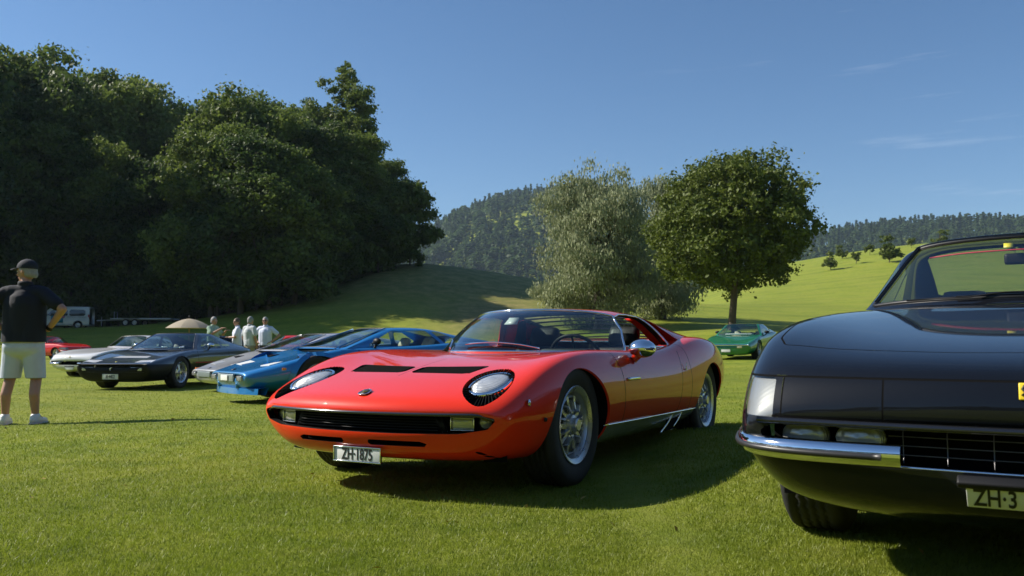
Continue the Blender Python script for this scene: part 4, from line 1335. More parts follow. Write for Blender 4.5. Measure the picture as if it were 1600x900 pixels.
# ------------------------------------------------------------------ long-nosed front-engined coupe (black one near the camera, white one in the row)
M_grille = simple('dull_grille_metal', (.16, .16, .165), .4, metal=.8)
def build_long_coupe(root, paint, near=True, plate='ZH\u00b73', roof_col=None):
    """Author frame: s rearwards from the front axle, y to image right, z up."""
    T = [
     (-.905, .06, [0,.30,.50,.62,.70,.73,.71,.64,.48,.25,0], [.455,.456,.458,.462,.468,.475,.482,.486,.488,.489,.489]),
     (-.925, .10, [0,.34,.54,.66,.745,.775,.755,.68,.52,.27,0], [.385,.387,.392,.405,.430,.465,.505,.525,.530,.531,.531]),
     (-.915, .14, [0,.36,.57,.69,.775,.805,.785,.71,.54,.28,0], [.310,.313,.323,.350,.400,.460,.535,.575,.587,.590,.590]),
     (-.870, .18, [0,.38,.60,.72,.800,.828,.806,.73,.55,.29,0], [.255,.258,.272,.310,.380,.470,.582,.646,.652,.650,.648]),
     (-.740, .20, [0,.41,.64,.755,.828,.852,.830,.75,.57,.30,0], [.205,.208,.228,.275,.370,.490,.640,.706,.702,.694,.690]),
     (-.500, .16, [0,.45,.67,.785,.850,.868,.845,.765,.58,.31,0], [.180,.183,.205,.260,.375,.520,.700,.762,.748,.735,.732]),
     (-.150, .08, [0,.50,.70,.805,.866,.880,.850,.770,.59,.32,0], [.170,.172,.195,.255,.380,.540,.735,.802,.790,.778,.776]),
     ( .250, .0, [0,.50,.71,.810,.870,.880,.845,.765,.60,.33,0], [.165,.167,.190,.250,.380,.545,.750,.825,.825,.824,.826]),
     ( .750, .0, [0,.50,.71,.810,.868,.876,.838,.755,.60,.33,0], [.165,.167,.190,.250,.380,.545,.745,.838,.858,.870,.875]),
     (1.300, .0, [0,.50,.71,.808,.866,.874,.836,.750,.60,.33,0], [.165,.167,.190,.250,.380,.545,.730,.835,.850,.855,.855]),
     (1.900, .0, [0,.50,.71,.808,.866,.876,.840,.755,.60,.33,0], [.170,.172,.195,.255,.385,.555,.740,.845,.850,.855,.855]),
     (2.400, .0, [0,.50,.70,.800,.862,.878,.845,.755,.60,.33,0], [.185,.187,.210,.270,.395,.560,.740,.835,.850,.855,.856]),
     (2.850, -.04, [0,.48,.67,.765,.828,.850,.815,.725,.58,.32,0], [.230,.232,.255,.310,.420,.560,.715,.800,.820,.828,.830]),
     (3.250, -.08, [0,.44,.62,.705,.765,.785,.750,.660,.53,.29,0], [.330,.332,.350,.385,.460,.560,.665,.720,.742,.750,.752]),
     (3.440, -.10, [0,.40,.56,.640,.700,.715,.690,.610,.49,.27,0], [.440,.442,.450,.470,.510,.560,.610,.640,.655,.660,.660]),
    ]
    q = 1.0 if near else 0.5
    D = np.array([[(s + bow*y*y, y, z) for y, z in zip(ys, zs)] for s, bow, ys, zs in T])
    nu = [max(2, int(n*q)) for n in (5, 5, 6, 8, 12, 16, 16, 16, 14, 12, 12, 12, 10, 6)]
    nv = [max(2, int(n*q)) for n in (4, 5, 6, 7, 8, 9, 8, 7, 7, 6)]
    G = spline_grid(D, nu, nv, fit=2)
    body = full_ring(G, True)
    nring = (G.shape[1]-1)*2
    tail = Msh(body.v, [[(G.shape[0]-1)*nring + k for k in range(nring)]]).compact()
    def arch(v, cx, cz, r): return np.maximum((np.hypot((v[:, 0]-cx)/r[0], (v[:, 2]-cz)/r[1]) - 1)*r[1], 0.42 - np.abs(v[:, 1]))
    lips = []
    for cx, cz, r in ((0.0, 0.28, (.375, .372)), (2.40, 0.28, (.37, .362))):
        _, body, E = body.cut(lambda v: arch(v, cx, cz, r))
        for sg in (1, -1):
            lips.append(rim([e for e in E if e[0][1]*sg > 0.5], lambda p: np.stack([cx + (p[:, 0]-cx)*0.985, p[:, 1] - np.sign(p[:, 1])*0.022, cz + (p[:, 2]-cz)*0.985], 1)))
    # mouth: a wide slot below the nose edge
    mouth = [(-.70, .490), (.70, .490), (.745, .465), (.70, .415), (.55, .384), (-.55, .384), (-.70, .415), (-.745, .465)]
    _, body, Em = body.cut(lambda v: np.maximum(sd_round(v[:, 1], v[:, 2], mouth, .012), v[:, 0] + .55))
    # wrap-round lamp lenses at the corners
    def f_lens(v):
        a = np.abs(v[:, 1])
        zz = np.maximum(v[:, 2] - .624, .508 - v[:, 2])
        return np.maximum(np.maximum(zz, .700 - a), v[:, 0] + .30)
    lens, body, El = body.cut(f_lens)
    # cockpit opening
    cock, body, _ = body.cut(lambda v: np.maximum(np.maximum((0.76 + .62*v[:, 1]**2) - v[:, 0], v[:, 0] - 2.0), np.maximum(np.abs(v[:, 1]) - .64, .7 - v[:, 2])))
    seams = []
    def seam(m, f, keep, wdt=.0026):
        m2, st = cut_seam(m, f, keep, wdt)
        if len(st.f): seams.append(st)
        return m2
    if near:
        # nose band lines, lamp-cover joints, bonnet shut lines
        body = seam(body, lambda v: v[:, 2] - (.628 + 0*v[:, 0]), lambda v: np.maximum(v[:, 0] + .35, np.abs(v[:, 1]) - .83), .0030)
        body = seam(body, lambda v: v[:, 2] - .512, lambda v: v[:, 0] + .45, .003)
        body = seam(body, lambda v: np.abs(v[:, 1]) - .385, lambda v: np.maximum(v[:, 0] + .6, np.maximum(.495 - v[:, 2], v[:, 2] - .626)), .0025)
        body = seam(body, lambda v: np.abs(v[:, 1]) - .675, lambda v: np.maximum(v[:, 0] + .5, np.maximum(.495 - v[:, 2], v[:, 2] - .626)), .0025)
        bon = [(-.70, -.2), (-.69, .30), (-.655, .55), (-.60, .72), (-.50, .755), (-.2, .765), (.74, .70), (1.2, .60), (1.2, -.60), (.74, -.70), (-.2, -.765), (-.50, -.755), (-.60, -.72), (-.655, -.55), (-.69, -.30)]
        body = seam(body, lambda v: sd_poly(v[:, 0], v[:, 1], bon), lambda v: np.maximum(.55 - v[:, 2], v[:, 0] - .76), .0032)
    door_poly = [(.72, .27), (.70, .50), (.74, .70), (.80, .87), (1.95, .87), (1.92, .60), (1.86, .30)]
    body = seam(body, lambda v: sd_round(v[:, 0], v[:, 2], door_poly, .03), lambda v: np.maximum(.55 - np.abs(v[:, 1]), v[:, 2] - .80), .003)
    Sm(body).build('body', paint, root)
    for l_ in lips: Sm(l_).build('wheel_arch_lip', paint, root)
    for st in seams:
        Sm(st).build('panel_gap', M_void, root)
    Sm(tail).build('tail_panel', paint, root)
    lens_mat = lamp_cover
    lr, ll, _ = lens.cut(lambda v: v[:, 1])
    for m in (ll, lr):
        lo_ = Sm(m).build('corner_lens', M_glass_clear, root)
        Sm(Msh(m.v*np.array([1, .988, 1]) + np.array([.009, 0, 0]), m.f)).build('lens_reflector', lens_mat, lo_)
    # mouth fittings
    Sm(rim(Em, lambda p: p + np.array([.05, 0, 0]))).build('grille_surround', M_black, root)
    yy = np.linspace(-.74, .74, 31)
    Sm(grid_mesh(np.array([[(-.78 + .16*y*y, y, z) for y in yy] for z in (.33, .40, .47)]))).build('grille_backing', M_void, root)
    silv = M_chrome
    if near:
        for z in (.412, .438, .464): Sm(tube([(-.865 + .12*y*y, y, z) for y in np.linspace(-.38, .38, 21)], .0016, 6)).build('grille_bar', M_grille, root)
        for y in np.linspace(-.34, .34, 7): Sm(tube([(-.868 + .12*y*y, y, .388), (-.868 + .12*y*y, y, .488)], .0015, 6)).build('grille_upright', M_grille, root)
        Sm(tube([(-.918 + .12*y*y, y, .384) for y in np.linspace(-.46, .46, 25)], .006, 6)).build('grille_trim', M_chrome, root)
        Sm(tube([(-.936 + .11*y*y, y, .498) for y in np.linspace(-.745, .745, 41)], .011, 8)).build('nose_edge_strip', simple('nose_black_gloss', (.01, .01, .011), .15, coat=.8), root)
    for sg in (-1, 1):
        for yl in (.46, .62):
            l0 = lathe([(0, .02), (.03, .017), (.052, .008), (.056, -.03)], 24, axis='x').build('driving_lamp', M_lamp, root)
            l0.location = (.872 - .13*yl*yl, sg*yl, .452); l0.rotation_euler = (0, 0, sg*R(10)); l0.scale = (1, 1.25, .85)
        # quarter bumpers: chrome blade with a rubber insert, wrapping the corner
        prof = [(0, .033), (.020, .030), (.031, .021), (.034, .007), (.033, -.009), (.024, -.024), (.010, -.030), (0, -.032)]
        pth = curve([(-.948, sg*.335, .420), (-.942, sg*.50, .420), (-.915, sg*.65, .420), (-.862, sg*.745, .421), (-.780, sg*.798, .423), (-.62, sg*.838, .426), (-.46, sg*.855, .430)], 7)
        Tn = np.gradient(pth, axis=0); Tn /= np.linalg.norm(Tn, axis=1, keepdims=True)
        rows = []
        for k, (p, t) in enumerate(zip(pth, Tn)):
            o = np.cross(t, [0, 0, 1.0]); o /= np.linalg.norm(o)
            if (p + o)[0] > p[0] and abs(o[1]) < .5: o = -o
            if sg*o[1] < -0.05: o = -o
            tap = 1 - .35*max(0, (k - len(pth)*.8)/(len(pth)*.2))
            rows.append([p + o*a*1.0 + np.array([0, 0, b*tap]) for a, b in prof])
        bm_ = grid_mesh(np.array(rows)); n = len(prof)
        bm_.f.append(list(range(n))); bm_.f.append([(len(rows)-1)*n + i for i in range(n)][::-1])
        bp = Sm(bm_).build('bumper', M_chrome, root, angle=50)
        ins = np.array([[r[3] * .5 + r[4]*.5 + (r[3]-r[0])*.12 + np.array([0, 0, dz]) for dz in (.010, -.012)] for r in rows[2:]])
        ii = np.array([r[3]*.5 + r[4]*.5 for r in rows[2:]])
        Sm(tube(ii, .0095, 8)).build('bumper_rubber', M_trim, bp)
    pl = number_plate(root, -.975 if near else -.925, -.028 if near else .0, .332 if near else .292, plate if not near else None, .30, .085, R(-42) if near else 0, .092, .62, frame=False)
    if near: text_mesh('plate_lettering', plate, .095, M_ink, pl, (.0045, -.084, -.002), (R(90), 0, R(90)), .0006, .50, .0012)
    box(-.004, 0, .052, .03, .34, .022, .006).build('plate_holder', M_black, pl)
    bd = box(0, 0, 0, .008, .034, .046, .004).build('nose_badge', simple('badge_yellow', (.80, .58, .03), .35), root)
    bd.location = (.918, -.034 if near else 0, .604); bd.rotation_euler = (0, R(-14), 0)
    hp = tube([(.006, .004, -.018), (.006, .0, -.004), (.006, -.008, .006), (.006, -.004, .014), (.006, .008, .016)], [.002, .004, .004, .003, .002], 6).build('badge_emblem', M_ink, bd)
    tube([(.006, -.010, -.012), (.006, -.002, -.004), (.006, .010, -.002)], .0025, 6).build('badge_emblem', M_ink, bd)
    # dark liners
    for sg in (-1, 1):
        for cx in (0.0, 2.40):
            th = np.linspace(-.08*math.pi, 1.08*math.pi, 22)
            ell = lambda yy: [(cx + .378*math.cos(t), sg*yy, .28 + .374*math.sin(t)) for t in th]
            p_ = grid_mesh(np.array([ell(.79), ell(.48)])); p_.add(ell(.48), [list(range(22))])
            Sm(p_).build('wheel_well', M_void, root, smooth=False)
    Sm(box(1.2, 0, .20, 1.7, 1.3, .04)).build('floor_pan', M_void, root)
    # lower lip under the plate
    Sm(box(-.50, 0, .245, .30, .80, .03, .01)).build('chin_panel', M_void, root)
    # ---------------- cabin top
    W = [
     (.735, .62, [.735, .725, .70, .62, .46, .24, 0], [.80, .842, .852, .860, .868, .872, .874]),
     (.800, .61, [.735, .722, .690, .61, .455, .235, 0], [.80, .850, .875, .890, .902, .907, .909]),
     (1.000, .56, [.735, .712, .655, .58, .44, .23, 0], [.80, .870, .965, .995, 1.012, 1.020, 1.022]),
     (1.200, .48, [.735, .705, .620, .545, .42, .22, 0], [.80, .890, 1.052, 1.098, 1.122, 1.132, 1.135]),
     (1.310, .40, [.735, .702, .600, .525, .41, .215, 0], [.80, .900, 1.098, 1.158, 1.186, 1.198, 1.201]),
     (1.400, .32, [.735, .702, .596, .520, .41, .215, 0], [.80, .905, 1.110, 1.175, 1.208, 1.221, 1.225]),
     (1.650, .12, [.735, .702, .600, .522, .41, .215, 0], [.80, .908, 1.115, 1.185, 1.222, 1.238, 1.242]),
     (1.950, .0, [.735, .705, .610, .530, .415, .22, 0], [.80, .908, 1.095, 1.165, 1.205, 1.222, 1.226]),
     (2.300, .0, [.735, .708, .628, .548, .425, .225, 0], [.80, .898, 1.035, 1.095, 1.130, 1.145, 1.149]),
     (2.700, .0, [.725, .702, .645, .565, .435, .23, 0], [.79, .865, .945, .985, 1.008, 1.018, 1.021]),
     (3.100, .0, [.690, .675, .635, .56, .43, .23, 0], [.75, .805, .845, .862, .872, .877, .878]),
     (3.330, .0, [.64, .63, .60, .53, .41, .22, 0], [.70, .735, .755, .762, .766, .768, .768]),
    ]
    Dw = np.array([[(s + bow*y*y, y, z) for y, z in zip(ys, zs)] for s, bow, ys, zs in W])
    Gw = spline_grid(Dw, [max(2, int(n*q)) for n in (4, 10, 10, 8, 6, 10, 10, 10, 10, 10, 6)], [max(3, int(n*q)) for n in (5, 9, 9, 9, 9, 9)], vend=('free', 'mirror'))
    gh = full_ring(Gw, False)
    def f_ws(v):
        y = np.abs(v[:, 1])
        return np.maximum(np.maximum(v[:, 0] - (1.335 + .36*y*y), (.79 + .61*y*y) - v[:, 0]), y - np.interp(v[:, 2], [.84, .88, .98, 1.10, 1.18, 1.21], [.690, .668, .612, .545, .49, .47]))
    ws, gh, Ew = gh.cut(f_ws)
    sp = [(1.10, .915), (1.30, 1.06), (1.42, 1.115), (1.75, 1.125), (1.98, 1.09), (2.06, .99), (2.08, .915)]
    sw, gh, Es = gh.cut(lambda v: np.maximum(sd_round(v[:, 0], v[:, 2], sp, .02), .45 - np.abs(v[:, 1])))
    qp = [(2.12, .915), (2.10, 1.0), (2.03, 1.085), (2.20, 1.03), (2.42, .94), (2.44, .915)]
    qw, gh, Eq = gh.cut(lambda v: np.maximum(sd_round(v[:, 0], v[:, 2], qp, .012), .45 - np.abs(v[:, 1])))
    rw, gh, Er = gh.cut(lambda v: np.maximum(np.maximum(2.02 - v[:, 0], v[:, 0] - 2.78), np.abs(v[:, 1]) - .50))
    Sm(gh).build('roof', paint, root)
    wg = Sm(ws).build('windscreen', M_glass_clear if near else M_glass, root)
    for nm, m in (('side_window', sw), ('quarter_window', qw)):
        a, b, _ = m.cut(lambda v: v[:, 1])
        for k in (a, b): Sm(k).build(nm, M_glass, root)
    Sm(rw).build('rear_window', M_glass, root)
    def trim_of(E, r, name, mat):
        segs = Msh()
        for a, b in E: segs.join(tube([a, b], r, 5, cap=False))
        return Sm(segs).build(name, mat, root)
    trim_of(Ew, .010, 'windscreen_rubber', M_trim)
    if near:
        # chrome edge outside the rubber, tinted red line at the header, mirror and sticker
        for sg in (1, -1): trim_of([(e[0] - np.array([.008, 0, -.012]), e[1] - np.array([.008, 0, -.012])) for e in Ew if e[0][2] > .90 and e[0][1]*sg >= 0], .004, 'windscreen_trim', simple('blue_black_trim', (.10, .11, .13), .15, metal=1))
        Yh = np.linspace(-.43, .43, 21)
        def onws(y, z):
            d = np.abs(Gw[:44, :, 1]-abs(y)) + np.abs(Gw[:44, :, 2]-z); i = np.unravel_index(np.argmin(d), d.shape); return np.array([Gw[i][0], y, Gw[i][2]])
        P = np.array([onws(y, 1.150 - .10*y*y) for y in Yh]) + np.array([.012, 0, -.006])
        Sm(tube(curve(P[::3], 4), .0035, 5)).build('header_red_piping', simple('red_piping', (.65, .04, .05), .5), root)
        mir = box(0, 0, 0, .03, .20, .055, .014).build('inside_mirror', M_black, root); mir.location = (-1.30, .0, 1.10)
        stk = slab([(-.02, -.022), (.02, -.022), (.02, .022), (-.02, .022)], .002, axis='x').build('window_sticker', simple('sticker_yellow', (.8, .7, .05), .4), root)
        stk.location = S(onws(-.08, 1.165)) + np.array([-.012, 0, 0]); stk.rotation_euler = (0, R(-58), 0)
        P = [onws(y, .885 + .02*math.cos(y*3)) + np.array([-.02, 0, .012]) for y in np.linspace(-.50, .30, 7)]
        Sm(tube(P, .006, 6, flat=.6)).build('wiper', M_black, root)
    cab = Msh().join(box(1.5, 0, .30, 1.2, 1.2, .03), box(1.5, .63, .55, 1.25, .03, .55), box(1.5, -.63, .55, 1.25, .03, .55), box(.98, 0, .60, .05, 1.2, .45), box(2.2, 0, .60, .05, 1.2, .5))
    Sm(cab).build('cabin_tub', M_leather, root, smooth=False)
    yy = np.linspace(-.62, .62, 15)
    Sm(grid_mesh(np.array([[(.82 + .5*y*y, y, .855) for y in yy], [(1.12 + .2*y*y, y, .875) for y in yy], [(1.20, y, .84) for y in yy], [(1.15, y, .65) for y in yy]]))).build('dashboard', M_leather, root)
    for sg in (1, -1): seat(root, 1.75, sg*.32, .42, M_leather, .48, .38, .38)
    steering_wheel(root, 1.38, .34, .80, .18, 65)
    for s_ in (0.0, 2.40):
        for sg in (1, -1):
            make_wheel(.325, .20, .215, 'five', M_alloy_bright, 'wheel', root, (-s_, sg*.725, .322), sg)
    return G

def _cover():
    m, n, l, b = new_mat('frosted_lamp_cover')
    b.inputs['Base Color'].default_value = (.27, .27, .268, 1); b.inputs['Roughness'].default_value = .4
    b.inputs['Coat Weight'].default_value = 1.0; b.inputs['Coat Roughness'].default_value = .03
    tc = n.new('ShaderNodeTexCoord'); w = n.new('ShaderNodeTexWave'); w.inputs['Scale'].default_value = 30
    l.new(tc.outputs['Object'], w.inputs['Vector'])
    bp = n.new('ShaderNodeBump'); bp.inputs['Strength'].default_value = .12
    l.new(w.outputs['Fac'], bp.inputs['Height']); l.new(bp.outputs[0], b.inputs['Normal'])
    return m
lamp_cover = _cover()
M_black_paint = car_paint('black_paint', (0.0045, 0.0055, 0.008), rough=.45, dust=.004, ior=1.40)
black_coupe = car_root('sports_car', 1.845, 3.055, 30.5, .047, 1.2)
tag(black_coupe, 'long-nosed black coupe with a chrome quarter bumper, cropped at the right edge', 'car', 'classic sports cars parked on the lawn')
build_long_coupe(black_coupe, M_black_paint)

# ------------------------------------------------------------------ wedge-shaped mid-engined cars of the row
def build_wedge(root, paint, p, lower=None, seat_mat=None, wheel_mat=None):
    seat_mat = seat_mat or M_leather
    n0, nz, nw = p['nose_s'], p['nose_z'], p['nose_w']
    bw, rw_, bz = p['width_f'], p['width_r'], p['belt']
    ts, tz_, wb = p['tail_s'], p['tail_z'], p['wheelbase']
    wsb, wst, rz_, rw2 = p['ws_base'], p['ws_top'], p['roof_z'], p['roof_w']
    re_, dz = p['roof_end'], p['deck_z']
    fl = p.get('floor', .15)
    def row(s, w, zt, zc, zb=fl, bow=0.0, tuck=.90):
        ys = [0, .45*w, .76*w, .93*w, w, .955*w, .80*w, .45*w, 0]
        zm = zb + (zt - zb)*.58
        zs = [zb, zb, zb + .02, zb + (zt-zb)*.28, zm, zt - .022, zt, (zt+zc)/2, zc]
        return [(s + bow*y*y, y, z) for y, z in zip(ys, zs)]
    hs = lambda s: np.interp(s, [n0, -.45, .05, wsb + .1, 1.2, wb, ts], [nz, nz + (bz-nz)*.42, nz + (bz-nz)*.80, bz, bz + .02, dz - .02, tz_])
    hc = lambda s: hs(s) - .022*np.interp(s, [n0, -.3, .2, .6], [0, 1, 1, .2])
    st = [[(n0 + .02, y, z) for y, z in zip([0, .4*nw, .7*nw, .85*nw, .92*nw, .90*nw, .75*nw, .42*nw, 0], [nz-.07, nz-.07, nz-.066, nz-.06, nz-.05, nz-.04, nz-.036, nz-.034, nz-.034])]]
    st.append(row(n0, nw, nz - .008, nz - .006, nz - .13, .05))
    st.append(row(n0 + .06, nw + .05, nz + .012, nz + .014, fl + .04, .07))
    for s in (n0 + .22, n0 + .50, -.25, .10, .45, .9, 1.4, 1.9, wb - .2, wb + .15, ts - .35):
        w = np.interp(s, [n0 + .06, n0 + .5, 0, .6, 1.8, wb, ts], [nw + .05, bw*.955, bw, bw*.985, rw_*.98, rw_, rw_*.90])
        st.append(row(s, w, hs(s), hc(s), fl, .06 if s < -.6 else 0))
    st.append(row(ts - .06, rw_*.86, tz_, tz_, fl + .14))
    st.append(row(ts, rw_*.80, tz_ - .08, tz_ - .08, fl + .28))
    D = np.array(st)
    G = spline_grid(D, [2, 3, 4, 6, 7, 7, 7, 8, 8, 8, 8, 6, 6, 5, 3], [3, 3, 4, 5, 5, 3, 4, 4], fit=2)
    body = full_ring(G, True)
    nr = (G.shape[1]-1)*2
    tail = Msh(body.v, [[(G.shape[0]-1)*nr + k for k in range(nr)]]).compact()
    R0 = p.get('tyre', .325)
    for cx in (0, wb):
        _, body, E = body.cut(lambda v: np.maximum((np.hypot((v[:, 0]-cx)/(R0+.045), (v[:, 2]-.28)/(R0+.035)) - 1)*R0, .45 - np.abs(v[:, 1])))
        for sg in (1, -1):
            e = [q for q in E if q[0][1]*sg > .5]
            if p.get('flares'):
                def out(pp): return np.stack([cx + (pp[:, 0]-cx)*.97, pp[:, 1] + np.sign(pp[:, 1])*.045, .28 + (pp[:, 2]-.28)*.97], 1)
                def back(pp): return np.stack([cx + (pp[:, 0]-cx)*1.16, pp[:, 1] + np.sign(pp[:, 1])*.004, .28 + (pp[:, 2]-.28)*1.12], 1)
                m = rim(e, out)
                a = np.array([q[0] for q in e]); b = np.array([q[1] for q in e])
                if len(a):
                    n = len(a); m.add(np.concatenate([out(a), out(b), back(b), back(a)]), [[i, i+n, i+2*n, i+3*n] for i in range(n)])
                Sm(m).build('wheel_arch_flare', paint, root, angle=40)
            else:
                Sm(rim(e, lambda pp: np.stack([cx + (pp[:, 0]-cx)*.985, pp[:, 1] - np.sign(pp[:, 1])*.03, .28 + (pp[:, 2]-.28)*.985], 1))).build('wheel_arch_lip', paint, root)
            th = np.linspace(-.05*math.pi, 1.05*math.pi, 16)
            ell = lambda yy: [(cx + (R0+.046)*math.cos(t), sg*yy, .28 + (R0+.036)*math.sin(t)) for t in th]
            k_ = grid_mesh(np.array([ell(bw - .09), ell(.47)])); k_.add(ell(.47), [list(range(16))])
            Sm(k_).build('wheel_well', M_void, root, smooth=False)
    _, body, _ = body.cut(lambda v: np.maximum(np.maximum((wsb + .07 + p['ws_bow']*v[:, 1]**2) - v[:, 0], v[:, 0] - (re_ + .1)), np.maximum(np.abs(v[:, 1]) - (bw - .20), bz - .14 - v[:, 2])))
    door = [(p['door0'], .20), (p['door0'] - .03, bz - .05), (p['door0'] + .05, bz + .1), (p['door1'] + .08, bz + .1), (p['door1'], .40), (p['door1'] - .12, .20)]
    body, gap = cut_seam(body, lambda v: sd_round(v[:, 0], v[:, 2], door, .03), lambda v: np.maximum(.5 - np.abs(v[:, 1]), v[:, 2] - bz + .01), .005)
    a, b, _ = gap.cut(lambda v: v[:, 1])
    for m in (a, b): Sm(m).build('panel_gap', M_void, root)
    if lower is not None:
        low, body, _ = body.cut(lambda v: v[:, 2] - (p['two_tone'] + .02*v[:, 0]*0))
        Sm(low).build('lower_body', lower, root)
    Sm(body).build('body', paint, root)
    Sm(tail).build('tail_panel', M_black, root)
    Sm(box(wb/2, 0, fl + .03, wb - .75, 1.2, .04)).build('floor_pan', M_void, root)
    # cabin
    bs = bw - .09
    def grow(s, bow, yb, zr, wr, zb=None):
        zb = bz - .05 if zb is None else zb
        zbelt = min(bz + .02, zr)
        ys = [yb, yb - .012, wr + (yb - wr)*.52, wr + .05, wr - .05, wr*.5, 0]
        zs = [zb, zbelt, zbelt + (zr - zbelt)*.55, zbelt + (zr - zbelt)*.90, zr, zr + .008, zr + .010]
        return [(s + bow*y*y, y, z) for y, z in zip(ys, zs)]
    q = p['ws_bow']
    rows = [grow(wsb, q, bs, bz + .002, bs - .05), grow(wsb + .08, q, bs, bz + .035, bs - .06)]
    for t in (.3, .6, .9): rows.append(grow(wsb + (wst-wsb)*t, q*(1 - .35*t), bs, bz + (rz_ - bz)*t*.995, bs - .06 + (rw2 - bs + .06)*t))
    rows.append(grow(wst + .06, q*.55, bs, rz_ - .008, rw2))
    rows.append(grow((wst + re_)/2, .1, bs, rz_, rw2)); rows.append(grow(re_, 0, bs + .01, rz_ - .02, rw2 + .01))
    k_end = ts - .12
    for t in (.35, .7, 1.0): rows.append(grow(re_ + (k_end - re_)*t, 0, bs + .01 - .06*t, rz_ - .02 + (dz + .012 - rz_ + .02)*t**.85, rw2 + .06*t, dz - .06))
    Gw = spline_grid(np.array(rows), [3, 5, 5, 5, 4, 6, 6, 6, 6, 5], [3, 5, 5, 4, 5, 4], vend=('free', 'mirror'))
    gh = full_ring(Gw, False)
    hz = wst - .02
    def f_ws(v):
        y = np.abs(v[:, 1]); t = np.clip((v[:, 2]-bz)/(rz_-bz), 0, 1)
        return np.maximum(np.maximum(v[:, 0] - (hz + q*.62*y*y), (wsb + .05 + q*y*y) - v[:, 0]), y - ((bs - .055) + (rw2 - .045 - bs + .055)*t))
    ws, gh, Ew = gh.cut(f_ws)
    sp = p['side_poly']
    sw, gh, _ = gh.cut(lambda v: np.maximum(sd_round(v[:, 0], v[:, 2], sp, .015), .40 - np.abs(v[:, 1])))
    qw = None
    if p.get('quarter_poly'):
        qp = p['quarter_poly']
        qw, gh, _ = gh.cut(lambda v: np.maximum(sd_round(v[:, 0], v[:, 2], qp, .01), .40 - np.abs(v[:, 1])))
    rwm, gh, _ = gh.cut(lambda v: np.maximum(np.maximum(re_ + .10 - v[:, 0], v[:, 0] - (re_ + .55*(k_end - re_))), np.abs(v[:, 1]) - (rw2 - .08)))
    Sm(gh).build('roof', paint, root)
    Sm(ws).build('windscreen', M_glass, root)
    for nm, m in (('side_window', sw), ('quarter_window', qw)):
        if m is None or not len(m.f): continue
        a, b, _ = m.cut(lambda v: v[:, 1])
        for k in (a, b): Sm(k).build(nm, M_glass, root)
    Sm(rwm).build('rear_window', M_glass, root)
    tr = Msh()
    for a, b in Ew: tr.join(tube([a, b], .008, 4, cap=False))
    Sm(tr).build('windscreen_rubber', M_trim, root)
    c0, c1 = wsb + .30, re_ + .05
    cab = Msh().join(box((c0+c1)/2, 0, .22, c1-c0, bs*1.7, .03), box((c0+c1)/2, bs-.06, .45, c1-c0, .03, .5), box((c0+c1)/2, -bs+.06, .45, c1-c0, .03, .5), box(c1, 0, .48, .04, bs*1.8, .55), box(c0, 0, .45, .04, bs*1.8, .45))
    Sm(cab).build('cabin_tub', seat_mat, root, smooth=False)
    yy = np.linspace(-(bs-.1), bs-.1, 11)
    Sm(grid_mesh(np.array([[(wsb + .12 + q*y*y*.9, y, bz - .03) for y in yy], [(wsb + .65, y, bz - .015) for y in yy], [(wsb + .72, y, bz - .12) for y in yy], [(wsb + .60, y, bz - .3) for y in yy]]))).build('dashboard', M_leather, root)
    sx = p.get('seat_s', (wst + re_)/2 - .02)
    for sg in (1, -1): seat(root, sx, sg*.36, .30, seat_mat, .46, .44, .5)
    steering_wheel(root, sx - .42, .36, bz - .05, .17, 60)
    wm = wheel_mat or M_alloy_bright
    for s_ in (0, wb):
        for sg in (1, -1): make_wheel(R0, R0*.62, .22, 'five', wm, 'wheel', root, (-s_, sg*((bw if s_ == 0 else rw_) - .135), R0 - .01), sg)
    def skin(s, y):
        d = np.hypot(G[:, :, 0]-s, G[:, :, 1]-abs(y)) + (G[:, :, 2] < nz - .06)*9
        i = np.unravel_index(np.argmin(d), d.shape); return G[i][2]
    # door mirrors
    if p.get('mirror', True):
        for sg in (1, -1):
            mo = ellipsoid((0, 0, 0), (.05, .085, .05), 10, 12).build('door_mirror', p.get('mirror_mat', M_black), root)
            mo.location = (-(wsb + .72), sg*(bs + .06), bz + .11)
            tube([(0, 0, -.02), (.01, -sg*.05, -.09)], .018, 6).build('mirror_stalk', M_black, mo)
    return G, skin

def flat_panel(root, name, mat, pts, skin, lift=.004, th=.004):
    """Panel lying on the bonnet: pts (s, y) outline."""
    v = [(-s, y, skin(s, y) + lift) for s, y in pts]; n = len(v)
    v2 = [(x, y, z - th - .004) for x, y, z in v]
    f = [list(range(n))] + [[i, n+i, n+(i+1) % n, (i+1) % n] for i in range(n)]
    Msh(v + v2, f).build(name, mat, root, smooth=False)

def place_car(name, X, Y, yaw, dz=0.0):
    """Stand a car on the ground: height and pitch follow the terrain under its axles."""
    a = R(yaw); z0 = tz(X, Y); z1 = tz(X + 2.45*math.sin(a), Y + 2.45*math.cos(a))
    return car_root(name, X, Y, yaw, z0 + dz, math.degrees(math.atan2(z1 - z0, 2.45)))

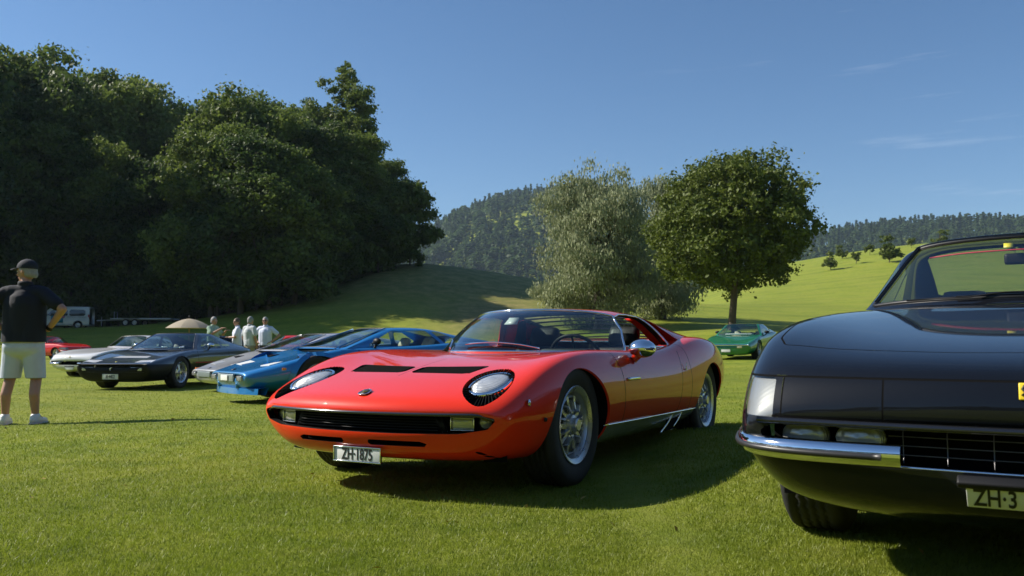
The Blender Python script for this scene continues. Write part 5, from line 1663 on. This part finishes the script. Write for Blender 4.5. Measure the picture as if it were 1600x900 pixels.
CARS = 'classic sports cars parked on the lawn'
wedge_A = dict(nose_s=-.96, nose_z=.415, nose_w=.66, width_f=.90, width_r=.985, belt=.715, tail_s=3.12, tail_z=.80, wheelbase=2.45, ws_base=.16, ws_top=1.20, ws_bow=.42, roof_z=1.03, roof_w=.50,
    roof_end=1.98, deck_z=.83, door0=.62, door1=1.95, flares=True, side_poly=[(.80, .765), (1.27, .985), (1.85, .995), (2.02, .80), (2.02, .765)], quarter_poly=[(2.10, .80), (1.95, .98), (2.10, .975), (2.40, .84), (2.40, .80)])
def wedge_extras(root, skin, paint, blue):
    for sg in (1, -1):
        flat_panel(root, 'lamp_cover', M_plate if blue else simple('silver_lamp_cover', (.6, .6, .6), .3, metal=.5), [(-.62, sg*.36), (-.42, sg*.36), (-.40, sg*.60), (-.60, sg*.62)], skin)
        L = box(0, 0, 0, .04, .17, .07, .01).build('front_lamp', M_lamp, root); L.location = (.955, sg*.50, .335)
        for k in (-1, 0, 1): box(.022, k*.05, 0, .004, .006, .07).build('lamp_bar', M_black, L)
        mk = box(0, 0, 0, .06, .012, .03, .005).build('side_marker', M_amber, root); mk.location = (.50, sg*.885, .46)
        Sm(tube(curve([(.30, sg*.70, .72), (.62, sg*.62, .83), (1.20, sg*.50, 1.02)], 5), .008, 5)).build('pillar_edge', paint, root)
    box(0, 0, 0, .03, .60, .10, .01).build('nose_plate_panel', simple('grey_nose_panel', (.25, .30, .30), .35, metal=.3), root).location = (.962, 0, .335)
    bd = slab([(-.03, -.03), (.03, -.03), (.035, .02), (0, .035), (-.035, .02)], .004, axis='z').build('nose_badge', M_ink, root); bd.location = (.86, 0, skin(-.86, 0) + .012); bd.rotation_euler = (0, R(20), 0)
    if blue:
        # chin spoiler
        v = []
        yy = np.linspace(-.80, .80, 17)
        m = grid_mesh(np.array([[(-.962 + .22*y*y, y, .125) for y in yy], [(-.955 + .22*y*y, y, .205) for y in yy], [(-.80 + .2*y*y, y, .22) for y in yy], [(-.84 + .2*y*y, y, .12) for y in yy]]), close_u=True)
        Sm(m).build('chin_spoiler', paint, root, angle=30)
        for y in (-.35, .35): Sm(box(-.90, y, .24, .10, .02, .08)).build('spoiler_stay', paint, root)
        pl = number_plate(root, -.99, 0, .335, None, .26, .075, 0, frame=False)

P_blue = car_paint('blue_paint', (.004, .185, .50), metallic=.2, rough=.38, dust=.02)
P_silver = car_paint('silver_paint', (.60, .60, .62), metallic=.35, rough=.36, dust=.03)
blue_wedge = place_car('sports_car', -3.14, 12.44, 52.7)
tag(blue_wedge, 'bright blue wedge-shaped car with cream seats, just behind the red coupe', 'car', CARS)
_, sk = build_wedge(blue_wedge, P_blue, wedge_A, None, M_cream, M_alloy)
wedge_extras(blue_wedge, sk, P_blue, True)
silver_wedge = place_car('sports_car', -4.82, 16.3, 50)
tag(silver_wedge, 'silver wedge-shaped car mostly hidden behind the blue one', 'car', CARS)
_, sk = build_wedge(silver_wedge, P_silver, dict(wedge_A, flares=False, mirror_mat=M_chrome))
wedge_extras(silver_wedge, sk, P_silver, False)
for sg in (1, -1):
    i_ = box(0, 0, 0, .10, .05, .05, .01).build('indicator_lens', M_amber, silver_wedge); i_.location = (.80, sg*.74, .415)

def build_boxer():
    root = place_car('sports_car', -7.42, 17.4, 9.0)
    tag(root, 'dark grey two-tone coupe with a black lower half and pale lamp covers', 'car', CARS)
    P = car_paint('dark_grey_paint', (.045, .05, .06), metallic=.35, rough=.32, dust=.03)
    p = dict(nose_s=-1.02, nose_z=.50, nose_w=.72, width_f=.88, width_r=.91, belt=.745, tail_s=3.30, tail_z=.78, wheelbase=2.5, ws_base=.42, ws_top=1.18, ws_bow=.40, roof_z=1.115, roof_w=.50,
        roof_end=1.85, deck_z=.82, door0=.66, door1=1.85, two_tone=.485, side_poly=[(.92, .80), (1.22, 1.03), (1.62, 1.06), (1.80, .82), (1.80, .80)], quarter_poly=[(1.90, .81), (1.72, 1.055), (1.90, 1.04), (2.30, .86), (2.30, .81)], mirror_mat=M_chrome)
    _, sk = build_wedge(root, P, p, M_black, None, M_alloy_bright)
    pale = simple('pale_lamp_cover', (.62, .63, .66), .25, coat=.5)
    for sg in (1, -1):
        flat_panel(root, 'lamp_cover', pale, [(-.90, sg*.40), (-.68, sg*.40), (-.66, sg*.70), (-.86, sg*.71)], sk)
        l0 = box(0, 0, 0, .03, .24, .07, .015).build('front_lamp', M_lamp, root); l0.location = (.99, sg*.50, .40)
    flat_panel(root, 'bonnet_vent', pale, [(-.42, -.36), (-.22, -.33), (-.22, .33), (-.42, .36)], sk)
    for k in range(5): Sm(tube([(-1.012 + .05*y*y, y, .34 + k*.026) for y in np.linspace(-.66, .66, 9)], .004, 5)).build('grille_bar', M_trim, root)
    Sm(tube([(-1.03 + .05*y*y, y, .485) for y in np.linspace(-.72, .72, 15)], .012, 6)).build('nose_strip', M_black, root)
    number_plate(root, -1.03, 0, .255, 'BE\u00b744822', .32, .09, 0, .095, .52)
    bd = box(0, 0, 0, .03, .03, .003).build('nose_badge', simple('boxer_badge', (.75, .6, .1), .4), root); bd.location = (.86, 0, sk(-.86, 0) + .006); bd.rotation_euler = (0, R(15), 0)
    em = tube([(0, 0, -.03), (0, -.012, 0), (0, .012, .02), (0, .03, .03)], [.004, .012, .01, .004], 6).build('grille_emblem', M_chrome, root); em.location = (1.035, 0, .40)
    for sg in (1, -1): box(0, 0, 0, 1.6, .006, .022).build('side_stripe', simple('red_stripe', (.4, .03, .03), .4), root).location = (-1.25, sg*.905, .50)
    for y0 in (-.28, .10):
        Sm(tube([(.50 + .4*y0*y0, y0, .765), (.52 + .1, y0 + .22, .80), (.66, y0 + .42, .82)], .012, 6)).build('wiper', M_chrome, root)
build_boxer()

def build_green():
    root = place_car('sports_car', 7.32, 28.6, 29.0)
    tag(root, 'bright green wedge coupe parked below the round tree in the distance', 'car', CARS)
    P = car_paint('green_paint', (.006, .20, .075), metallic=.2, rough=.4, dust=.02)
    p = dict(nose_s=-.98, nose_z=.52, nose_w=.72, width_f=.87, width_r=.89, belt=.76, tail_s=3.25, tail_z=.82, wheelbase=2.45, ws_base=.42, ws_top=1.15, ws_bow=.36, roof_z=1.15, roof_w=.52,
        roof_end=1.95, deck_z=.88, door0=.66, door1=1.80, side_poly=[(.92, .82), (1.18, 1.06), (1.66, 1.09), (1.76, .83), (1.76, .82)], quarter_poly=[(1.84, .84), (1.76, 1.085), (2.00, 1.06), (2.35, .90), (2.35, .84)])
    _, sk = build_wedge(root, P, p, None, M_cream, M_alloy)
    Sm(tube([(-1.0 + .06*y*y, y, .475) for y in np.linspace(-.74, .74, 15)], .022, 8)).build('bumper', M_chrome, root)
    for sg in (1, -1):
        l0 = box(0, 0, 0, .03, .16, .07, .01).build('front_lamp', M_amber if sg < 0 else M_lamp_y, root); l0.location = (.985, sg*.45, .41)
    number_plate(root, -1.0, 0, .30, None, .30, .09, 0)
    Sm(box(.80, .0, .80, .25, .9, .05, .02)).build('dash_sunshade', M_plate, root)
build_green()

M_white_paint = car_paint('white_paint', (.70, .71, .72), rough=.4, dust=.05)
white_coupe = place_car('sports_car', -11.9, 24.8, 20.0, -.05)
tag(white_coupe, 'white long-nosed coupe half hidden behind the dark grey car', 'car', CARS)
build_long_coupe(white_coupe, M_white_paint, near=False, plate=None)
M_red_paint2 = car_paint('bright_red_paint', (.62, .022, .016), rough=.4, dust=.03)
red_left = place_car('sports_car', -24.0, 47.0, -63)
tag(red_left, 'red fastback coupe at the far left, facing right beside the standing man', 'car', CARS)
build_long_coupe(red_left, M_red_paint2, near=False, plate=None)
red_mid = place_car('sports_car', at(388, 34), 34.0, 75)
tag(red_mid, 'red coupe glimpsed behind the four chatting people', 'car', CARS)
build_long_coupe(red_mid, M_red_paint2, near=False, plate=None)
dark_mid = place_car('sports_car', at(262, 31), 31.0, 60)
tag(dark_mid, 'black coupe seen over the dark grey car, below the beige parasol', 'car', CARS)
build_long_coupe(dark_mid, M_black_paint, near=False, plate=None)

# ------------------------------------------------------------------ people
def capsule(p0, p1, r0, r1, n=14, flat=1.0):
    p0, p1 = np.array(p0, float), np.array(p1, float)
    d = p1 - p0; L = np.linalg.norm(d); d /= max(L, 1e-9)
    P, Rr = [], []
    for a in (-80, -55, -30): P.append(p0 + d*r0*math.sin(R(a))); Rr.append(r0*math.cos(R(a)))
    for t in np.linspace(0, 1, 5): P.append(p0 + d*L*t); Rr.append(r0 + (r1-r0)*t)
    for a in (30, 55, 80): P.append(p1 + d*r1*math.sin(R(a))); Rr.append(r1*math.cos(R(a)))
    return tube(P, Rr, n, True, flat)

def fuse(name, parts, mat, parent, voxel=.01, smooth=4, cuts=()):
    """Melt overlapping pieces into one continuous skin."""
    m = Msh().join(*parts)
    me = bpy.data.meshes.new(name); me.from_pydata([tuple(p) for p in m.v], [], m.f)
    o = bpy.data.objects.new(name, me); COL.objects.link(o)
    r = o.modifiers.new('r', 'REMESH'); r.mode = 'VOXEL'; r.voxel_size = voxel; r.use_smooth_shade = True
    if smooth:
        s = o.modifiers.new('s', 'SMOOTH'); s.factor = .5; s.iterations = smooth
    dg = bpy.context.evaluated_depsgraph_get(); dg.update()
    me2 = bpy.data.meshes.new_from_object(o.evaluated_get(dg))
    bpy.data.objects.remove(o); bpy.data.meshes.remove(me)
    if cuts:
        bm = bmesh.new(); bm.from_mesh(me2)
        for co, no in cuts:
            bmesh.ops.bisect_plane(bm, geom=bm.verts[:] + bm.edges[:] + bm.faces[:], plane_co=co, plane_no=no, clear_outer=True)
        bm.to_mesh(me2); bm.free()
    me2.name = name; me2.materials.clear()
    me2.polygons.foreach_set('use_smooth', [True]*len(me2.polygons))
    return link_mesh(name, me2, mat, parent)

M_skin = simple('skin_tanned', (.42, .225, .145), .5, vary=.12, vscale=14, bump=.1, bscale=90)
M_skin2 = simple('skin_fair', (.43, .225, .15), .5, vary=.10, vscale=14)
M_hair = simple('grey_hair', (.27, .27, .27), .7, vary=.3, vscale=40, bump=.6, bscale=90)
M_shoe = simple('white_shoe', (.72, .72, .70), .5, vary=.06)
M_sole = simple('shoe_sole', (.62, .61, .58), .6)

def cloth(name, col, vs=9): return simple(name, col, .85, vary=.14, vscale=vs, bump=.55, bscale=26)

def person(name, label, X, Y, face, arms, shirt, legs_mat, head_yaw=0.0, head_pitch=0.0, cap=None, shorts=False, hair=M_hair, skin=M_skin, k=1.0, voxel=.012, glasses=False, stance=.15, belly=1.0, group=None, watch=False):
    """face = world angle the chest points to; arms = per side (elbow, wrist, hand direction) in body frame (x forwards, y left)."""
    root = empty(name, (X, Y, tz(X, Y)), face)
    root.scale = (k, k, k)
    tag(root, label, 'person', group)
    B, H = [], {}
    hipz, kz, az = .90, .49, .085
    for sg in (1, -1):
        hip, kn, an = (0, sg*.095, hipz), (.015, sg*(.10 + stance*.22), kz), (-.02, sg*stance, az)
        B += [capsule(hip, kn, .088, .058), capsule(kn, (-.045, sg*(stance*.94), .32), .056, .054), capsule((-.045, sg*stance*.94, .32), an, .054, .036), capsule(an, (.10, sg*(stance + .02), .035), .038, .032)]
    B += [capsule((-.005, 0, .90), (-.01, 0, 1.02), .135, .125, 18), capsule((.0, 0, 1.02), (-.01, 0, 1.30), .13*belly, .15, 18)]
    for sg in (1, -1): B += [capsule((0, sg*.06, .92), (0, sg*.08, 1.28), .105*belly, .115, 16)]
    B += [capsule((-.015, -.14, 1.43), (-.015, .14, 1.43), .068, .068), capsule((-.02, 0, 1.42), (.0, 0, 1.56), .058, .052)]
    hands = []
    for sg, (el, wr, hd) in zip((1, -1), arms):
        sh = np.array((-.015, sg*.185, 1.425)); el = np.array(el, float); wr = np.array(wr, float); hd = np.array(hd, float); hd /= np.linalg.norm(hd)
        B += [capsule(sh, el, .055, .043), capsule(el, wr, .044, .028)]
        # palm and five bent fingers
        side = np.cross(hd, [0, 0, 1.0]); side = side/np.linalg.norm(side) if np.linalg.norm(side) > .1 else np.array([1.0, 0, 0])
        nrm = np.cross(side, hd)
        pc = wr + hd*.05
        for t in (-.026, 0, .026): B.append(capsule(wr + side*t*.6, wr + hd*.085 + side*t, .015, .014, 8))
        for j, ln in enumerate((.062, .074, .070, .055)):
            b0 = wr + hd*.088 + side*(-.033 + .022*j); b1 = b0 + hd*ln*.55 - nrm*.010; b2 = b1 + hd*ln*.45 - nrm*.024
            B += [capsule(b0, b1, .0095, .0088, 8), capsule(b1, b2, .0088, .0075, 8)]
        t0 = wr + hd*.03 - side*.030; t1 = t0 + hd*.030 - side*.030; t2 = t1 + hd*.030 - side*.008
        B += [capsule(t0, t1, .012, .011, 8), capsule(t1, t2, .011, .009, 8)]
        hands.append(wr)
    # head
    hy = np.array([[math.cos(head_yaw), -math.sin(head_yaw), 0], [math.sin(head_yaw), math.cos(head_yaw), 0], [0, 0, 1]])
    cp, sp = math.cos(head_pitch), math.sin(head_pitch)
    hp = np.array([[cp, 0, sp], [0, 1, 0], [-sp, 0, cp]])
    hc = np.array((.015, 0, 1.655))
    def hd_(m): return Msh((m.v @ hp.T) @ hy.T + hc, m.f)
    Hd = [ellipsoid((0, 0, .012), (.098, .078, .112), 16, 20), ellipsoid((.022, 0, -.055), (.072, .060, .068), 12, 16), capsule((.092, 0, .005), (.112, 0, -.030), .011, .015, 8), ellipsoid((.082, 0, .028), (.02, .05, .013), 8, 10),
          ellipsoid((.080, 0, -.066), (.020, .026, .010), 8, 10), ellipsoid((.068, 0, -.098), (.028, .030, .022), 8, 10)]
    for sg in (1, -1): Hd += [ellipsoid((-.005, sg*.080, -.008), (.020, .012, .032), 8, 10), ellipsoid((.062, sg*.040, -.020), (.028, .022, .024), 8, 10)]
    B += [hd_(m) for m in Hd]
    fuse('body', B, skin, root, voxel, 3)
    for sg in (1, -1):
        e = hd_(ellipsoid((.086, sg*.033, .006), (.010, .013, .009), 8, 10)); e.build('eye', M_plate if not glasses else M_black, root)
    hd_(ellipsoid((.099, 0, -.064), (.006, .022, .005), 6, 10)).build('mouth', simple('lips', (.32, .12, .10), .5), root)
    # hair: shell over skull without the face
    hr = fuse('hair', [ellipsoid((-.008, 0, .022), (.104, .088, .116), 16, 20), ellipsoid((-.045, 0, -.030), (.068, .080, .068), 12, 16)], hair, None, .010, 2, cuts=[((.052, 0, .035), (.75, 0, -.66)), ((0, 0, -.075), (0, 0, -1))])
    hr.parent = root; hr.location = hc; hr.rotation_euler = (0, head_pitch, head_yaw)
    if cap is not None:
        c = fuse('cap', [ellipsoid((-.004, 0, .040), (.112, .094, .098), 16, 20)], cap, None, .009, 2, cuts=[((0, 0, .030), (.10, 0, -1))])
        c.parent = root; c.location = hc; c.rotation_euler = (0, head_pitch, head_yaw)
        th = np.linspace(-1.15, 1.15, 15)
        br = grid_mesh(np.array([[(.086*math.cos(t), .086*math.sin(t), .048) for t in th], [(.10 + .085*math.cos(t), .078*math.sin(t), .036 - .014*math.sin(t)**2) for t in th], [(.10 + .083*math.cos(t), .076*math.sin(t), .029 - .014*math.sin(t)**2) for t in th], [(.086*math.cos(t), .086*math.sin(t), .040) for t in th]]), close_u=True)
        br.build('brim', cap, c)
        ellipsoid((-.004, 0, .139), (.010, .010, .006), 6, 8).build('button', cap, c)
    if glasses:
        gm = Msh()
        for sg in (1, -1): gm.join(ellipsoid((.098, sg*.034, .008), (.006, .028, .020), 8, 10), box(.045, sg*.080, .012, .10, .004, .008))
        gm.join(box(.102, 0, .014, .005, .02, .005))
        hd_(gm).build('sunglasses', M_black, root)
    # shirt: torso, sleeves, collar
    Sh = [capsule((-.005, 0, .90), (-.01, 0, 1.04), .162, .152, 18), capsule((.0, 0, 1.02), (-.015, 0, 1.30), .150*belly, .168, 18), capsule((-.015, -.145, 1.42), (-.015, .145, 1.42), .086, .086, 14)]
    for sg in (1, -1): Sh += [capsule((-.005, sg*.065, .86), (-.005, sg*.085, 1.30), .142*belly, .134, 16)]
    for sg, (el, wr, _) in zip((1, -1), arms):
        sh = np.array((-.015, sg*.185, 1.42)); el = np.array(el, float)
        Sh += [capsule(sh, sh + (el - sh)*.70, .078, .072)]
    Sh += [capsule((-.02, 0, 1.45), (-.012, 0, 1.515), .076, .066)]
    fuse('shirt', Sh, shirt, root, max(.012, voxel), 5, cuts=[((0, 0, .885), (0, 0, -1)), ((0, 0, 1.528), (.12, 0, 1))])
    co = lathe([(.070, -.02), (.079, .012), (.072, .034), (.066, .030)], 24, axis='z'); co.v[:, 0] *= .95
    co.v[:, 2] += -.20*co.v[:, 0]*.4
    cb = co.build('collar', shirt, root); cb.location = (-.015, 0, 1.505)
    # trousers or shorts
    Tr = [capsule((-.005, -.05, .93), (-.005, .05, .93), .146, .146, 18), capsule((-.025, -.08, .83), (-.025, .08, .83), .125, .125, 16)]
    zb = .50 if shorts else .07
    for sg in (1, -1):
        kn = np.array((.015, sg*(.10 + stance*.22), kz)); an = np.array((-.03, sg*stance, .09))
        if shorts: Tr += [capsule((0, sg*.088, .90), kn + np.array([0, 0, -.03]), .122, .100)]
        else: Tr += [capsule((0, sg*.09, .90), kn, .108, .078), capsule(kn, an, .078, .066)]
    fuse('shorts' if shorts else 'trousers', Tr, legs_mat, root, max(.012, voxel), 4, cuts=[((0, 0, zb), (0, 0, -1)), ((0, 0, .925), (0, 0, 1))])
    for sg in (1, -1):
        yb = sg*(.10 + stance*.22)
        if shorts:
            cu = lathe([(.090, -.012), (.096, 0), (.097, .045), (.092, .055)], 28, axis='z').build('shorts_cuff', cloth('cuff_grey', (.22, .24, .27)), root)
            cu.location = (.013, sg*(.098 + stance*.205), .505)
        so = fuse('shoe', [capsule((-.06, sg*stance, .045), (.03, sg*(stance + .006), .05), .042, .045), capsule((.03, sg*(stance + .006), .045), (.15, sg*(stance + .03), .032), .044, .030), capsule((-.045, sg*stance, .07), (-.02, sg*stance, .085), .046, .050)], M_shoe, root, .009, 3, cuts=[((0, 0, .004), (0, 0, -1))])
        sl = fuse('shoe_sole', [capsule((-.06, sg*stance, .016), (.15, sg*(stance + .03), .016), .048, .036)], M_sole, so, .009, 1, cuts=[((0, 0, .0), (0, 0, -1)), ((0, 0, .024), (0, 0, 1))])
    if watch:
        el, wr, hd = arms[1]; el, wr = np.array(el), np.array(wr); d = (el - wr)/np.linalg.norm(el - wr)
        tube([wr + d*.015, wr + d*.050], .036, 14).build('wrist_watch', M_black, root)
    return root

navy = cloth('navy_polo', (.006, .009, .018)); wshorts = cloth('white_shorts', (.52, .57, .68), 7)
akimbo = (((-.10, .43, 1.24), (.06, .235, 1.02), (.75, -.50, -.35)), ((-.10, -.43, 1.24), (.03, -.235, 1.02), (.30, .90, -.12)))
person('person', 'man in dark polo, cap and white shorts standing hands on hips at left edge', -5.30, 9.4, R(96), akimbo, navy, wshorts, head_yaw=R(76), head_pitch=R(3), cap=cloth('navy_cap', (.012, .017, .028)), shorts=True, k=1.0, voxel=.008, stance=.155, belly=1.12, watch=True)

grp = 'people chatting behind the parked cars'
down = lambda sg: ((-.03, sg*.26, 1.14), (.05, sg*.25, .90), (.15, 0, -1))
tw = cloth('dark_trousers', (.04, .045, .06)); bt = cloth('beige_trousers', (.30, .26, .19))
def crowd(px, Y, face, arms, shirt, lab, **kw):
    return person('person', lab, at(px, Y), Y, face, arms, shirt, kw.pop('tr', tw), group=grp, voxel=.014, skin=M_skin2, **kw)
crowd(334, 27.0, R(-20), (((.15, .26, 1.22), (.36, .16, 1.36), (1, -.1, .1)), ((.16, -.25, 1.25), (.42, -.12, 1.42), (1, .1, .15))), cloth('pale_green_shirt', (.30, .42, .32)), 'grey-haired person in pale green shirt pointing with a raised arm', head_yaw=R(-5), k=1.0)
crowd(371, 27.6, R(-160), (((.08, .24, 1.16), (.26, .06, 1.16), (.6, -.8, .1)), down(-1)), cloth('white_shirt', (.62, .67, .80)), 'person in white shirt and sunglasses, second from left in the group', head_yaw=R(20), glasses=True, hair=simple('brown_hair', (.10, .07, .05), .7), k=.99)
crowd(391, 26.8, R(60), (down(1), down(-1)), cloth('grey_white_shirt', (.50, .53, .56)), 'grey-haired person in off-white shirt with their back turned', head_yaw=R(10), tr=bt, k=1.0)
crowd(415, 27.8, R(-100), (((-.08, .44, 1.20), (.05, .24, 1.00), (.5, -.8, -.3)), ((-.08, -.44, 1.20), (.05, -.24, 1.00), (.5, .8, -.3))), cloth('bright_white_shirt', (.66, .71, .85)), 'person in white shirt and sunglasses facing us, hands on hips', head_yaw=R(12), glasses=True, k=1.01)

# ------------------------------------------------------------------ van, trailer, parasol
def build_van():
    Y = 77.0; x1 = at(141, Y)
    root = empty('van', (x1 - 2.45, Y, tz(x1 - 2.45, Y)), R(180 + 12))       # forwards = -X (left)
    tag(root, 'white panel van with blue and pink side stickers at the foot of the wood', 'van')
    white = car_paint('van_white', (.66, .68, .70), rough=.4, dust=.08)
    # half sections: s along length (front = 0)
    st = []
    for s, w, zt, zb, zs in ((0.0, .72, .80, .38, .60), (.06, .84, .98, .28, .62), (.75, .93, 1.16, .26, .66), (1.05, .94, 1.30, .26, .70), (1.75, .93, 1.90, .26, 1.0), (2.2, .93, 1.95, .26, 1.0), (4.5, .93, 1.95, .26, 1.0), (4.82, .90, 1.90, .28, 1.0), (4.88, .84, 1.75, .40, .98)):
        st.append([(s, 0, zb), (s, w*.8, zb), (s, w, zb + .08), (s, w, zs), (s, w*.985, zs + (zt-zs)*.3), (s, w*.93, zt - .12), (s, w*.80, zt - .01), (s, w*.4, zt + .02), (s, 0, zt + .03)])
    G = spline_grid(np.array(st), [2, 5, 4, 5, 5, 14, 4, 2], [3, 2, 5, 4, 4, 3, 3, 3])
    body = full_ring(G, True)
    nr = (G.shape[1]-1)*2
    body.f.append([(G.shape[0]-1)*nr + k for k in range(nr)])
    for cx in (.95, 3.95):
        _, body, _ = body.cut(lambda v: np.maximum(np.hypot(v[:, 0]-cx, v[:, 2]-.34) - .39, .5 - np.abs(v[:, 1])))
    off = np.array([2.45, 0, 0])
    wins = [[(1.38, 1.14), (1.82, 1.62), (2.10, 1.66), (2.10, 1.12)], [(2.22, 1.12), (2.22, 1.68), (3.10, 1.68), (3.10, 1.12)], [(3.22, 1.12), (3.22, 1.68), (4.55, 1.68), (4.55, 1.12)]]
    for w in wins:
        a, body, _ = body.cut(lambda v: np.maximum(sd_round(v[:, 0], v[:, 2], w, .06), .55 - np.abs(v[:, 1])))
        l_, r_, _ = a.cut(lambda v: v[:, 1])
        for m in (l_, r_): Sm(Msh(m.v*np.array([1, .992, 1]) - off, m.f)).build('side_window', simple('van_dark_glass', (.02, .025, .03), .06, coat=1), root)
    a, body, _ = body.cut(lambda v: np.maximum(np.maximum(v[:, 0] - 1.68, 1.10 - v[:, 0]), np.maximum(np.abs(v[:, 1]) - .74, 1.32 - v[:, 2])))
    Sm(Msh(a.v - off, a.f)).build('windscreen', M_glass, root)
    Sm(Msh(body.v - off, body.f)).build('body', white, root)
    Sm(box(-.05, 0, .40, 4.5, 1.6, .2)).build('underbody', M_void, root)
    for sg in (1, -1):
        tl = Sm(box(2.36, sg*.88, 1.05, .14, .08, .40, .03)).build('tail_lamp', M_redlens, root)
        Sm(box(-.20, sg*.945, .82, 1.0, .008, .62)).build('side_sticker', simple('sticker_blue', (.03, .28, .42), .4, vary=.5, vscale=4), root)
        st_ = Sm(box(.25, sg*.950, 1.02, .34, .006, .18)).build('side_sticker', simple('sticker_pink', (.55, .18, .30), .4, vary=.4, vscale=5), root)
        Sm(tube([(.55, sg*.94, 1.02), (2.2, sg*.94, 1.02)], .012, 5)).build('rail_strip', M_trim, root)
        mo = Sm(box(-1.05, sg*1.03, 1.20, .12, .14, .22, .03)).build('door_mirror', M_black, root)
        for cx in (.95, 3.95): make_wheel(.33, .20, .21, 'five', M_alloy, 'wheel', root, (2.45 - cx, sg*.82, .33), sg)
build_van()

def build_trailer():
    Y = 76.5; xa, xb = at(150, Y), at(274, Y)
    root = empty('car_trailer', ((xa+xb)/2, Y, tz((xa+xb)/2, Y)))
    tag(root, 'low flatbed car trailer with twin wheels parked beside the van', 'trailer')
    alu = simple('trailer_alloy', (.42, .43, .44), .4, metal=.6, vary=.2)
    L = xb - xa
    x0, x1 = -L/2 + 1.7, L/2
    for y in (-.95, .95): box((x0+x1)/2, y, .62, x1-x0, .08, .14, .01).build('side_rail', alu, root)
    for y in (-.62, .62): box((x0+x1)/2, y, .60, x1-x0, .42, .04).build('wheel_track', alu, root)
    for k in range(7): box(x0 + .2 + k*(x1-x0-.4)/6, 0, .55, .08, 1.85, .08).build('cross_member', alu, root)
    for y in (-.5, .5): tube([(x0 + .1, y, .55), (-L/2 + .1, 0, .50)], .05, 8).build('drawbar', alu, root)
    tube([(-L/2 + .5, 0, .85), (-L/2 + .5, 0, .05)], .035, 8).build('jockey_wheel_post', alu, root)
    tube([(x0 + .05, -.3, .62), (x0 + .05, -.3, 1.25), (x0 + .05, .3, 1.25), (x0 + .05, .3, .62)], .03, 6).build('winch_post', alu, root)
    for y in (-1.05, 1.05):
        for dx in (-.40, .40): make_wheel(.30, .19, .18, 'five', M_alloy, 'wheel', root, (dx, y, .30), 1 if y > 0 else -1)
        box(0, y, .66, 1.55, .24, .03, .01).build('mudguard', alu, root)
build_trailer()

def build_parasol():
    Y = 35.0; x = at(296, Y); g = tz(x, Y)
    root = empty('parasol', (x, Y, g))
    tag(root, 'wide beige parasol canopy showing above the dark grey car', 'parasol')
    top = px_h(498, Y) - g; low = px_h(513, Y) - g; r = 36/1350.0*Y
    cloth = simple('beige_canvas', (.33, .28, .20), .8, vary=.15, vscale=3, bump=.2, bscale=40)
    n = 8
    for k in range(n):
        th = np.linspace(k*2*math.pi/n, (k+1)*2*math.pi/n, 7)
        rows = []
        for t in np.linspace(0.03, 1, 9):
            z = low + (top - low)*(1 - t**1.7) - .02*math.sin(0)
            rows.append([(r*t*math.cos(a)*(1 - .03*math.sin((a - th[0])/(th[-1]-th[0])*math.pi)), r*t*math.sin(a)*(1 - .03*math.sin((a - th[0])/(th[-1]-th[0])*math.pi)), z) for a in th])
        grid_mesh(np.array(rows)).build('canopy_panel', cloth, root)
    tube([(0, 0, 0), (0, 0, top + .05)], .022, 8).build('pole', simple('parasol_pole', (.3, .2, .12), .5), root)
    ellipsoid((0, 0, top + .07), (.04, .04, .06), 8, 10).build('finial', M_black, root)
    lathe([(0, .12), (.06, .12), (.10, .06), (.28, .04), (.28, 0), (0, 0)], 20, axis='z').build('base', M_black, root)
build_parasol()

# ------------------------------------------------------------------ lawn blades
def build_grass():
    rng = np.random.default_rng(11)
    def field(n, y0, y1, pw, h, w, spread):
        u = rng.random(n)
        a, b = y0**(1-pw), y1**(1-pw)
        y = (a + (b-a)*u)**(1/(1-pw))
        x = y*rng.uniform(-spread, spread, n)
        z = terrain(x, y)
        hh = h*(.55 + .9*rng.random(n))*(1 + .02*y); ww = w*(.7 + .6*rng.random(n))*(y/3.0)**.75
        a = rng.uniform(0, 2*math.pi, n); lean = rng.normal(0, .55, (n, 2))
        bx, by = np.cos(a)*ww/2, np.sin(a)*ww/2
        v = np.zeros((n, 3, 3))
        v[:, 0] = np.stack([x - bx, y - by, z - .004], 1); v[:, 1] = np.stack([x + bx, y + by, z - .004], 1)
        v[:, 2] = np.stack([x + lean[:, 0]*hh, y + lean[:, 1]*hh, z + hh], 1)
        return v.reshape(-1, 3)
    V = np.concatenate([field(760000, 1.5, 24, 2.1, .0125, .0036, .80)])
    F = np.arange(len(V)).reshape(-1, 3)
    me = cards_mesh('lawn_grass', V, F, M_blade)
    tag(link_mesh('lawn_grass', me, None), 'short mown green grass of the golf lawn', 'grass', kind='stuff')
build_grass()


def build_leaves():
    """A few fallen leaves and clippings scattered on the lawn."""
    rng = np.random.default_rng(3)
    n = 130
    y = rng.uniform(2.0, 20, n)**1.0; x = y*rng.uniform(-.65, .65, n)
    P = np.stack([x, y, terrain(x, y) + .014], 1)
    N = np.tile([0, 0, 1.0], (n, 1))
    v, f = leaf_cards(P, N, .028, rng, .6, .5)
    m = simple('fallen_leaf', (.36, .24, .06), .7, vary=.5, vscale=.7)
    tag(link_mesh('fallen_leaves', cards_mesh('fallen_leaves', v, f, m), None), 'scattered small yellow-brown leaves on the lawn', 'leaves', kind='stuff')
build_leaves()
